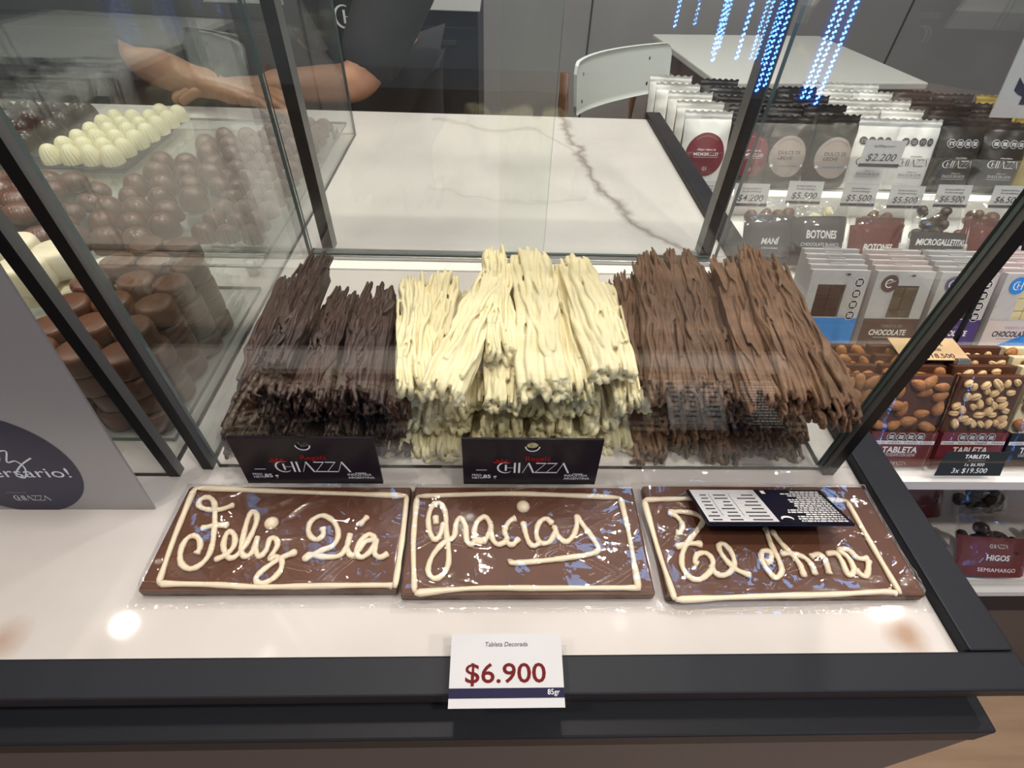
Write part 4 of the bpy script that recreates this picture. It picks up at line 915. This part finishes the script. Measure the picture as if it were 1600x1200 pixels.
# chocolate boxes with windows
def carton(x, y, z, lean, w_, h_, body, band, win, emb, label, front, stripe=None, seals=False):
    t = thing('chocolate_box', label, 'chocolate box', (x, y, z), (lean, 0, 0), 'files of chocolate boxes')
    T = .0085; wx0, wx1 = -.010, w_/2-.016
    if seals: wx0, wx1 = -w_/2+.012, w_/2-.028
    z0, z1 = h_*.43, h_*.83
    if not front:
        MB().box(-w_/2, w_/2, 0, T, 0, h_, bev=.0006).box(-.012, .012, .002, .004, h_, h_+.0022).build('carton', M[body], t); return t
    mb = MB()
    for a in ((-w_/2, wx0, 0, h_), (wx1, w_/2, 0, h_), (wx0, wx1, 0, z0), (wx0, wx1, z1, h_)): mb.box(a[0], a[1], 0, .0008, a[2], a[3])
    mb.box(-w_/2, w_/2, T-.0008, T, 0, h_).box(-w_/2, -w_/2+.0008, .0008, T-.0008, 0, h_).box(w_/2-.0008, w_/2, .0008, T-.0008, 0, h_).box(-w_/2+.0008, w_/2-.0008, .0008, T-.0008, h_-.0008, h_).box(-w_/2+.0008, w_/2-.0008, .0008, T-.0008, 0, .0008)
    c = mb.build('carton', M[body], t)
    mb = MB(); nx, nz = 2, 3
    mb.box(wx0+.0005, wx1-.0005, .0045, .0065, z0-.004, z1+.002)
    for i in range(nx):
        for j in range(nz):
            q0 = wx0+.001+(wx1-wx0-.002)*i/nx; q1 = wx0+.001+(wx1-wx0-.002)*(i+1)/nx; s0 = z0-.006+(z1-z0+.008)*j/nz; s1 = z0-.006+(z1-z0+.008)*(j+1)/nz
            mb.box(q0+.0005, q1-.0005, .0022, .0046, s0+.0005, s1-.0005, bev=.0009)
    mb.build('chocolate_slab', M[win], t)
    MB().box(wx0, wx1, .0009, .0010, z0, z1).build('window_film', M['acrylic'], t)
    p = Print()
    for i in range(5):
        for j in range(4):
            q = -w_/2+i*w_/4.2; s_ = h_*.40+j*h_*.16
            if q+.010 < w_/2 and s_+.012 < h_ and (q+.01 < wx0 or q > wx1 or s_ > z1): p.line([(q, s_), (min(q+.009, w_/2), s_+.010)], .0003, 'ink_grey')
    bh = h_*.42
    if stripe: p.rect(-w_/2, w_/2, 0, bh, 'box_pink').up().poly([(-w_/2+.006, 0), (w_/2, 0), (w_/2, bh*.78)], [(0, 1, 2)], band).up()
    else: p.rect(-w_/2, w_/2, 0, bh, band).up()
    if not seals:
        ink = 'ink' if stripe else 'ink_white'
        p.text('TABLETA DE', .003, bh*.74, .0036, 'ink_grey', wid=.030).text('CHOCOLATE', .000, bh*.50, .0078, ink, wid=.052, bold=.025, shear=.08)
        p.rect(-.018, .018, bh*.42, bh*.43, ink).text('80g', -.022, bh*.08, .003, 'ink_white').text('INDUSTRIA\nARGENTINA', .026, bh*.12, .0019, 'ink_white')
        p.disc(-w_/2+.020, h_*.855, .0115, {'C': 'band_brown', 'P': 'band_purple', 'B': 'band_blue'}[emb], 28).up()
        if emb == 'C': p.ring(-w_/2+.0195, h_*.855, .0052, .0015, 'ink_white', 50, 310, 18).line([(-w_/2+.015, h_*.85), (-w_/2+.027, h_*.89)], .0007, 'ink_white')
        else: p.logo(-w_/2+.020, h_*.855-.0055, .011, 'ink_white', 2)
    if seals or emb == 'P':
        for k in range(4): p.seal(w_/2-.0115, h_*(.86-.135*k), .0062)
    p.up().disc(.010, h_*.955, .0028, 'ink', 12, ry=.0014)
    p.build('printing', c, (0, -.0003, 0)); return t
BX = [(.458, 'box_grey', 'band_blue', 'choc_window', '', 'grey window box with four seals above blue', None, True), (.546, 'box_grey', 'band_brown', 'choc_window', 'C', 'grey window box with a brown band', None, False),
      (.633, 'box_grey', 'band_purple', 'choc_window', 'P', 'grey window box with a purple band', None, False), (.722, 'box_grey', 'band_blue', 'white_window', 'B', 'white chocolate window box with slanted blue band', True, False)]
for i, (x, body, band, win, emb, nm, st, se) in enumerate(BX):
    for k in range(5):
        carton(x+.003*k-.004, .536+.0135*k, DK+.0036, -math.radians(20), .078, .111, body if k == 0 or i % 2 == 0 else 'box_pink', band, win, emb, '%s, %s' % (nm, ('at the front of its file', 'second in its file', 'third in its file', 'fourth in its file', 'last in its file')[k]), k == 0, st, se)
t = thing('promo_card', 'kraft promotional card reading CHOCOLATE lying on the nut tablets before the boxes', 'price card', (.4745, .4010, .8725), (-math.radians(86), 0, 0))
o = MB().box(-.0375, .0375, 0, .0006, 0, .0335).build('card', M['card_tan'], t)
p = Print(); p.text('PROMO', 0, .0292, .0022, 'ink', bold=.02).text('CHOCOLATE', .000, .0215, .0056, 'ink', wid=.038, bold=.01, shear=.05).text('1x $6.900', .002, .0135, .0042, 'ink', shear=.1).text('3x $18.500', .000, .0030, .0066, 'ink', wid=.046, shear=.1)
p.build('lettering', o, (0, -.0001, 0))
MB().box(-.02, .02, .001, .0016, .001, .030).build('clear_clip', M['acrylic'], t)

# tablets with nuts
def nut_tablet(x, y, z, lean, w_, h_, slab, band, nut, word, label, front, rz=0):
    t = thing('nut_tablet', label, 'chocolate tablet', (x, y, z), (lean, 0, rz), 'files of nut tablets')
    T = .008
    MB().box(-w_/2, w_/2, 0, T, 0, h_, bev=.001).build('slab', M[slab], t)
    rr = random.Random('n'+label)
    bh = h_*.40
    me = ME_AL if nut == 'almond' else ME_PN; pts = []
    tries = 0; want = (15 if nut == 'almond' else 34) if front else (5 if nut == 'almond' else 8); rad = .0088 if nut == 'almond' else .0058
    while len(pts) < want and tries < 3000:
        tries += 1; q = (rr.uniform(-w_/2+.005, w_/2-.005), rr.uniform((bh if front else h_*.8)+.004, h_-.005))
        if all((q[0]-a)**2+(q[1]-b)**2 > rad**2*1.35 for a, b in pts): pts.append(q)
    for a, b in pts:
        o = link(nut, me, t, (a, -.0012, b), (rr.uniform(-.3, .3), rr.uniform(0, 6.28), rr.uniform(-.2, .2))); s = rr.uniform(.85, 1.1); o.scale = (s, s, s)
    if front:
        c = MB().box(-w_/2-.0008, w_/2+.0008, -.0060, -.0052, .0005, bh).box(-w_/2-.0008, -w_/2-.0002, -.0052, T+.0006, .0005, bh).box(w_/2+.0002, w_/2+.0008, -.0052, T+.0006, .0005, bh).build('paper_band', M[band], t)
        p = Print(); p.rect(-w_/2, w_/2, bh*.66, bh*.76, 'ink_white').up().text(' - '.join([word]*4), 0, bh*.68, .0026, 'ink', wid=w_*.97)
        for k in range(4): p.seal(-.0145+.0108*k, bh*.875, .0047)
        p.text('TABLETA', 0, bh*.42, .0074, 'ink_white', wid=.040, bold=.03).text('CHOCOLATE CON LECHE', 0, bh*.31, .0030, 'ink_white', wid=.038).rect(-.02, .02, bh*.385, bh*.39, 'ink_white')
        p.logo(.003, bh*.05, .0042, 'ink_white')
        p.build('printing', c, (0, -.0061, 0))
        f1, f2 = field('nt'+word, 5, (40, 110)), field('nu'+word, 6, (120, 300))
        MB().grid(30, 40, lambda a, b: ((a-.5)*(w_+.007), -.0088-abs(f1(a*w_, b*h_))*.004*math.sin(PI*b)**.3-f2(a*w_, b*h_)*.0006+.008*abs(2*a-1)**8, .0006+b*(h_+.003))).build('wrapper', M['film'], t)
    return t
def nutmesh(r, l, hgt, m, groove, pw=1.):
    def fn(a, b):
        th = 2*PI*a; v = -1+2*b; q = math.sqrt(max(0, 1-v*v))*(1-.25*v*pw)
        x = r*q*math.cos(th); y = -hgt*q*math.sin(th)
        if groove: y += .0016*math.exp(-(x/(.0009))**2)*max(0, math.sin(th))*q
        return (x, y, v*l)
    return MB().grid(22, 16, fn, wrap=True).mesh('nut', M[m])
ME_AL = nutmesh(.0056, .0092, .0040, 'almond', False); ME_PN = nutmesh(.0037, .0056, .0034, 'peanut', True, .35)
NT = [(.380, 'milk', 'maroon_card', 'almond', 'ALMENDRA', 'almond-studded tablet next to the dark rail'), (.448, 'milk', 'maroon_card', 'almond', 'ALMENDRA', 'almond milk chocolate tablet with maroon band'),
      (.528, 'milk', 'maroon', 'peanut', 'MANÍ', 'peanut milk chocolate tablet with maroon band'), (.605, 'white_bark', 'navy', 'almond', 'ALMENDRA', 'white almond tablet with navy band'), (.682, 'white_bark', 'navy', 'almond', 'ALMENDRA', 'white almond tablet farthest right')]
for i, (x, sl, bd, nt_, wd, nm) in enumerate(NT):
    for k in range(4):
        nut_tablet(x+.002*k, .341+.0158*k, DK+.0036, -math.radians(22), .072 if i else .052, .107, sl, bd, nt_, wd, '%s, %s' % (nm, ('at the front of its file', 'second in its file', 'third in its file', 'fourth in its file', 'last in its file')[k]), k == 0, .01*(i-2))
t = thing('promo_card', 'black card reading TABLETA 3x $19.500 on the clear front lip', 'price card', (.5185, .3180, .7780), (-math.radians(30), 0, 0))
o = MB().add([(-.0385, 0, 0), (.0355, 0, 0), (.0385, 0, .028), (-.0310, 0, .028), (-.0385, .0006, 0), (.0355, .0006, 0), (.0385, .0006, .028), (-.0310, .0006, .028)], [(0, 1, 2, 3), (7, 6, 5, 4), (0, 4, 5, 1), (1, 5, 6, 2), (2, 6, 7, 3), (3, 7, 4, 0)]).build('card', M['card_green'], t)
p = Print(); p.text('TABLETA', .004, .0205, .0044, 'ink_white', wid=.027, bold=.02, shear=.2).text('DE CHOCOLATE', .004, .0172, .0018, 'ink_grey', shear=.2).text('1x $6.900', .003, .0115, .0036, 'ink_white', wid=.022, shear=.2).text('3x $19.500', -.001, .0035, .0058, 'ink_white', wid=.040, shear=.2)
p.build('lettering', o, (0, -.0001, 0))
t = thing('steel_clip', 'small steel clip between the almond and peanut tablets', 'clip', (.490, .3860, .8790), (-.4, 0, 0))
MB().box(-.007, .007, 0, .006, 0, .006, bev=.001).build('clip_body', M['steel'], t)

# bags on the lower shelf
HG = [(.768, .342, .468, .112, .105, -.75, 'maroon_card', 'HIGOS', 'maroon label reading HIGOS SEMIAMARGO'), (.700, .440, .476, .100, .100, -.7, 'maroon_card', '', 'maroon label peeking out behind the HIGOS bag'), (.815, .440, .476, .100, .100, -.7, None, '', 'no label, behind and right of the HIGOS bag'),
      (.640, .520, .476, .105, .105, -.6, None, '', 'dark sweets deepest at the left'), (.750, .535, .476, .105, .105, -.6, None, '', 'dark sweets deepest at the shelf middle'), (.885, .345, .470, .108, .100, -.75, 'maroon_card', '', 'maroon label at the right of the HIGOS bag'), (.870, .535, .476, .105, .105, -.6, None, '', 'dark sweets deepest at the right')]
for i, (x, y, z, w_, h_, ln, lm, s_, nm) in enumerate(HG):
    bag(x, y, z+.012, w_, h_, ln, .05*(i % 3-1), s_, 'clear bag of chocolate figs with %s' % nm, 'bags of figs on the lower shelf', lm, .02, .60, ('bon_dark', .013, 14), [('LOGO', .45, .0060, 0, 0), ('HIGOS', .27, .0085, .036, .15), ('SEMIAMARGO', .10, .0060, .058, .1)] if i == 0 else None, 50+i)

# white sign card hanging in at the upper right
t = thing('price_sign', 'white sign with a navy dollar sign hanging at the upper right edge', 'sign', (.452, .50, 1.083), (-.25, 0, 0))
o = MB().box(0, .16, 0, .001, 0, .11).add([(0, 0, 0), (.001, 0, .11), (.001, .001, .11), (0, .001, 0)], [(0, 1, 2, 3)]).build('card', M['card_white'], t)
p = Print(); p.text('$2.200', .084, .019, .042, 'ink_navy', wid=.145, bold=.02)
p.build('lettering', o, (0, -.0001, 0))
MB().box(.078, .082, .002, .006, -.30, .10).build('sign_stem', M['post'], t)

# ------------------------------------------------------------------ behind the counter: back bar, chair, table
b = thing('back_bar', 'dark navy back bar with a white top behind the seller', 'cabinet', (0, 0, 0))
MB().box(-1.75, -.052, 1.62, 2.25, .08, .970, bev=.002).build('carcass', M['navy'], b)
MB().box(-1.76, -.046, 1.60, 2.27, .970, 1.010, bev=.002).build('top', M['white_lacquer'], b)
for i in range(4):
    x0 = -1.74+.4215*i; x1 = x0+.415
    d = MB().box(x0, x1, 1.602, 1.6195, .10, .935, bev=.001).build('door', M['navy'], b)
    MB().box(x0+.05, x1-.05, 1.596, 1.602, .897, .907).build('handle', M['gap'], d)
MB().box(-1.74, -.06, 1.66, 2.2, 0, .08).build('plinth', M['gap'], b)

t = thing('cafe_table', 'pale grey square cafe table on walnut legs by the grey wall', 'table', (1.085, 2.30, 0), (0, 0, math.radians(6)))
MB().box(-.385, .385, -.355, .355, .728, .75, bev=.004).build('tabletop', M['table_top'], t)
MB().box(-.33, .33, -.30, -.28, .64, .728).box(-.33, .33, .28, .30, .64, .728).box(-.33, -.31, -.28, .28, .64, .728).box(.31, .33, -.28, .28, .64, .728).build('apron', M['wood'], t)
for sx in (-1, 1):
    for sy in (-1, 1): MB().lathe([(.016, 0), (.024, .70), (.024, .727)], 16).build('leg', M['wood'], t, (sx*.345, sy*.315, 0))

t = thing('cafe_chair', 'chair with a curved pale grey backrest on brown wooden posts', 'chair', (.392, 1.825, 0), (0, 0, math.radians(41)))
# local frame: x along the backrest, -y towards the seat
def brest(th):
    def fn(a, b):
        x = (a-.5)*.47; k = (2*a-1)**2; hgt = .150-.012*k; rr = .028
        e = max(0, abs(x)-(.235-rr)); c = rr-math.sqrt(max(0, rr*rr-min(e, rr)**2))
        return (x*.98, .055-.075*k+th+.012*b, .690+c+b*(hgt-2*c)+.020*k)
    return fn
mb = MB().grid(60, 10, brest(-.006)).grid(60, 10, brest(.006), flip=True)
n = 600
for (row, fl) in ((0, 0), (9, 1)):
    for i in range(59):
        a0, a1 = row*60+i, row*60+i+1; f_ = (a0, a0+n, a1+n, a1); mb.f.append(list(f_ if fl else f_[::-1])); mb.m.append(0); mb.sm.append(False)
for (c0, fl) in ((0, 1), (59, 0)):
    for j in range(9):
        a0, a1 = j*60+c0, (j+1)*60+c0; f_ = (a0, a0+n, a1+n, a1); mb.f.append(list(f_ if fl else f_[::-1])); mb.m.append(0); mb.sm.append(False)
br = mb.build('backrest', M['chair_panel'], t)
for x in (-.165, .165):
    for z in (.732, .805): MB().lathe([(.001, -.002), (.0065, -.002), (.006, .001), (.001, .0015)], 14, mtx=Matrix.Rotation(PI/2, 4, 'X')).build('screw', M['gap'], br, (x, .055-.075*(2*x/.47)**2-.0065+.012*(z-.70)/.13, z))
for s in (-1, 1):
    MB().tube([(s*.185, .075, .80), (s*.178, .075, .70), (s*.180, .060, .46), (s*.195, .11, 0)], [.014, .017, .020, .013], 14).build('leg', M['wood'], t)
    MB().tube([(s*.185, -.36, .43), (s*.195, -.39, 0)], [.019, .012], 14).build('leg', M['wood'], t)
MB().grid(24, 24, lambda a, b: ((a-.5)*.41*(1-.12*b), -.40+.44*b, .455+.006*math.cos(PI*(a-.5))-.012*(2*b-1)**2)).grid(24, 24, lambda a, b: ((a-.5)*.41*(1-.12*b), -.40+.44*b, .441+.006*math.cos(PI*(a-.5))-.012*(2*b-1)**2), flip=True).build('seat', M['chair_panel'], t)
MB().box(-.175, .175, -.35, -.33, .405, .435).box(-.175, .175, .04, .06, .405, .435).build('seat_rail', M['wood'], t)

# ------------------------------------------------------------------ the seller leaning on the counter
def skin(name, nodes, edges, m, parent, sub=2):
    me = D.meshes.new(name); me.from_pydata([n_[0] for n_ in nodes], edges, []); o = link(name, me, parent)
    bm = bmesh.new(); bm.from_mesh(me); lay = bm.verts.layers.skin.verify(); bm.verts.ensure_lookup_table()
    for i, n_ in enumerate(nodes):
        r = n_[1]; bm.verts[i][lay].radius = r if isinstance(r, tuple) else (r, r)
    bm.verts[0][lay].use_root = True
    bm.to_mesh(me); bm.free(); me.materials.append(M[m])
    md = o.modifiers.new('skin', 'SKIN'); md.use_smooth_shade = True; md.branch_smoothing = .3
    s = o.modifiers.new('sub', 'SUBSURF'); s.levels = sub; s.render_levels = sub
    return o
per = thing('person', 'person in a black T-shirt leaning on the far edge of the counter with folded forearms', 'person', (0, 0, 0))
cxp = -.315
nodes, edges = [], []
def nd(p, r, par=None):
    nodes.append((p, r)); 
    if par is not None: edges.append((par, len(nodes)-1))
    return len(nodes)-1
pel = nd((cxp, 1.40, .93), (.150, .115))
wa = nd((cxp, 1.365, 1.03), (.112, .085), pel); ch = nd((cxp, 1.30, 1.15), (.120, .085), wa); cl = nd((cxp, 1.265, 1.235), (.090, .068), ch)
nk = nd((cxp, 1.225, 1.31), .055, cl); jw = nd((cxp, 1.185, 1.355), .060, nk); sk = nd((cxp, 1.160, 1.425), (.078, .092), jw); tp = nd((cxp, 1.165, 1.490), (.066, .075), sk)
nd((cxp, 1.098, 1.372), .026, jw); 
ARM = {1: dict(sh=(-.115, 1.245, 1.195), el=(-.258, 1.092, .934), wr=(-.425, 1.073, .932), pm=(-.485, 1.062, .930)), -1: dict(sh=(-.515, 1.245, 1.195), el=(-.690, 1.140, .952), wr=(-.520, 1.040, .938), pm=(-.462, 1.022, .934))}
for s, A in ARM.items():
    sh = nd(A['sh'], .050, cl)
    mid = nd(tuple((Vector(A['sh'])+Vector(A['el']))/2), .042, sh); el = nd(A['el'], .038, mid)
    fm = nd(tuple(Vector(A['el']).lerp(Vector(A['wr']), .35)), .037, el); wr = nd(A['wr'], (.026, .022), fm); pm = nd(A['pm'], (.036, .016), wr)
    d = (Vector(A['pm'])-Vector(A['wr'])).normalized(); side = Vector((0, 0, 1)).cross(d).normalized()*(1 if s > 0 else -1)
    for k, (off, ln) in enumerate(((-.030, .070), (-.010, .080), (.010, .076), (.029, .060))):
        b0 = nd(tuple(Vector(A['pm'])+d*.030+side*off*.9), .0105, pm); q = Vector(nodes[b0][0])
        b1 = nd(tuple(q+d*ln*.45+Vector((0, 0, .004))), .0092, b0); b2 = nd(tuple(q+d*ln*.78+Vector((0, 0, -.006))), .0085, b1); nd(tuple(q+d*ln+Vector((0, 0, -.014))), .0072, b2)
    t0 = nd(tuple(Vector(A['wr'])+d*.028-side*.030+Vector((0, 0, -.002))), .0125, wr); t1 = nd(tuple(Vector(nodes[t0][0])+d*.030-side*.014), .0105, t0); nd(tuple(Vector(nodes[t1][0])+d*.026-side*.002), .0085, t1)
for s in (-1, 1):
    hp = nd((cxp+s*.095, 1.405, .87), .092, pel); kn = nd((cxp+s*.105, 1.385, .49), .060, hp); an = nd((cxp+s*.11, 1.42, .085), .042, kn); nd((cxp+s*.12, 1.31, .04), .036, an)
skin('body', nodes, edges, 'skin', per)
# T-shirt
nodes, edges = [], []
pel = nd((cxp, 1.40, .92), (.165, .130)); wa = nd((cxp, 1.36, 1.03), (.150, .118), pel); ch = nd((cxp, 1.295, 1.15), (.162, .122), wa); cl = nd((cxp, 1.262, 1.238), (.125, .098), ch); nd((cxp, 1.236, 1.282), .066, cl)
for s, A in ARM.items():
    sh = nd(A['sh'], .075, cl); mid = nd(tuple((Vector(A['sh'])+Vector(A['el']))/2), .068, sh); nd(tuple(Vector(A['sh']).lerp(Vector(A['el']), .98)), .056, mid)
shirt = skin('t_shirt', nodes, edges, 'shirt', per)
p = Print(); p.logo(0, 0, .034, 'ink_white', 2).text('CHOCO', 0, .046, .010, 'ink_white', wid=.05)
p.build('chest_logo', shirt, (-.280, 1.150, 1.012), (1, 0, 0), (0, .05, .95))
nodes, edges = [], []
pel = nd((cxp, 1.405, .92), (.160, .125))
for s in (-1, 1):
    hp = nd((cxp+s*.095, 1.408, .86), .104, pel); kn = nd((cxp+s*.105, 1.385, .49), .074, hp); nd((cxp+s*.11, 1.418, .11), .062, kn)
skin('trousers', nodes, edges, 'trousers', per)
for s in (-1, 1):
    MB().grid(16, 12, lambda a, b: (.045*math.sin(PI*b)**.6*math.cos(2*PI*a), -.03+.125*math.cos(2*PI*a+1.57)*math.sin(PI*b)**.6*-1, .004+.075*b), wrap=True).build('shoe', M['trousers'], per, (cxp+s*.12, 1.37, 0))
def ell(cx_, cy, cz, rx, ry, rz_): return lambda a, b: (cx_+rx*math.sin(PI*b)*math.cos(2*PI*a), cy+ry*math.sin(PI*b)*math.sin(2*PI*a), cz-rz_*math.cos(PI*b))
hr = MB().grid(32, 20, ell(cxp, 1.190, 1.462, .084, .092, .080), wrap=True).grid(24, 14, ell(cxp, 1.262, 1.395, .060, .050, .085), wrap=True).build('hair', M['hair'], per)
for s in (-1, 1):
    MB().grid(16, 10, ell(cxp+s*.031, 1.083, 1.425, .0125, .010, .0105), wrap=True).build('eye', M['eye'], per)
    MB().grid(14, 10, ell(cxp+s*.079, 1.170, 1.415, .010, .020, .030), wrap=True).build('ear', M['skin'], per)
MB().grid(16, 10, ell(cxp, 1.074, 1.402, .014, .020, .022), wrap=True).build('nose', M['skin'], per)
MB().grid(18, 8, ell(cxp, 1.086, 1.368, .024, .010, .006), wrap=True).build('mouth', M['maroon'], per)
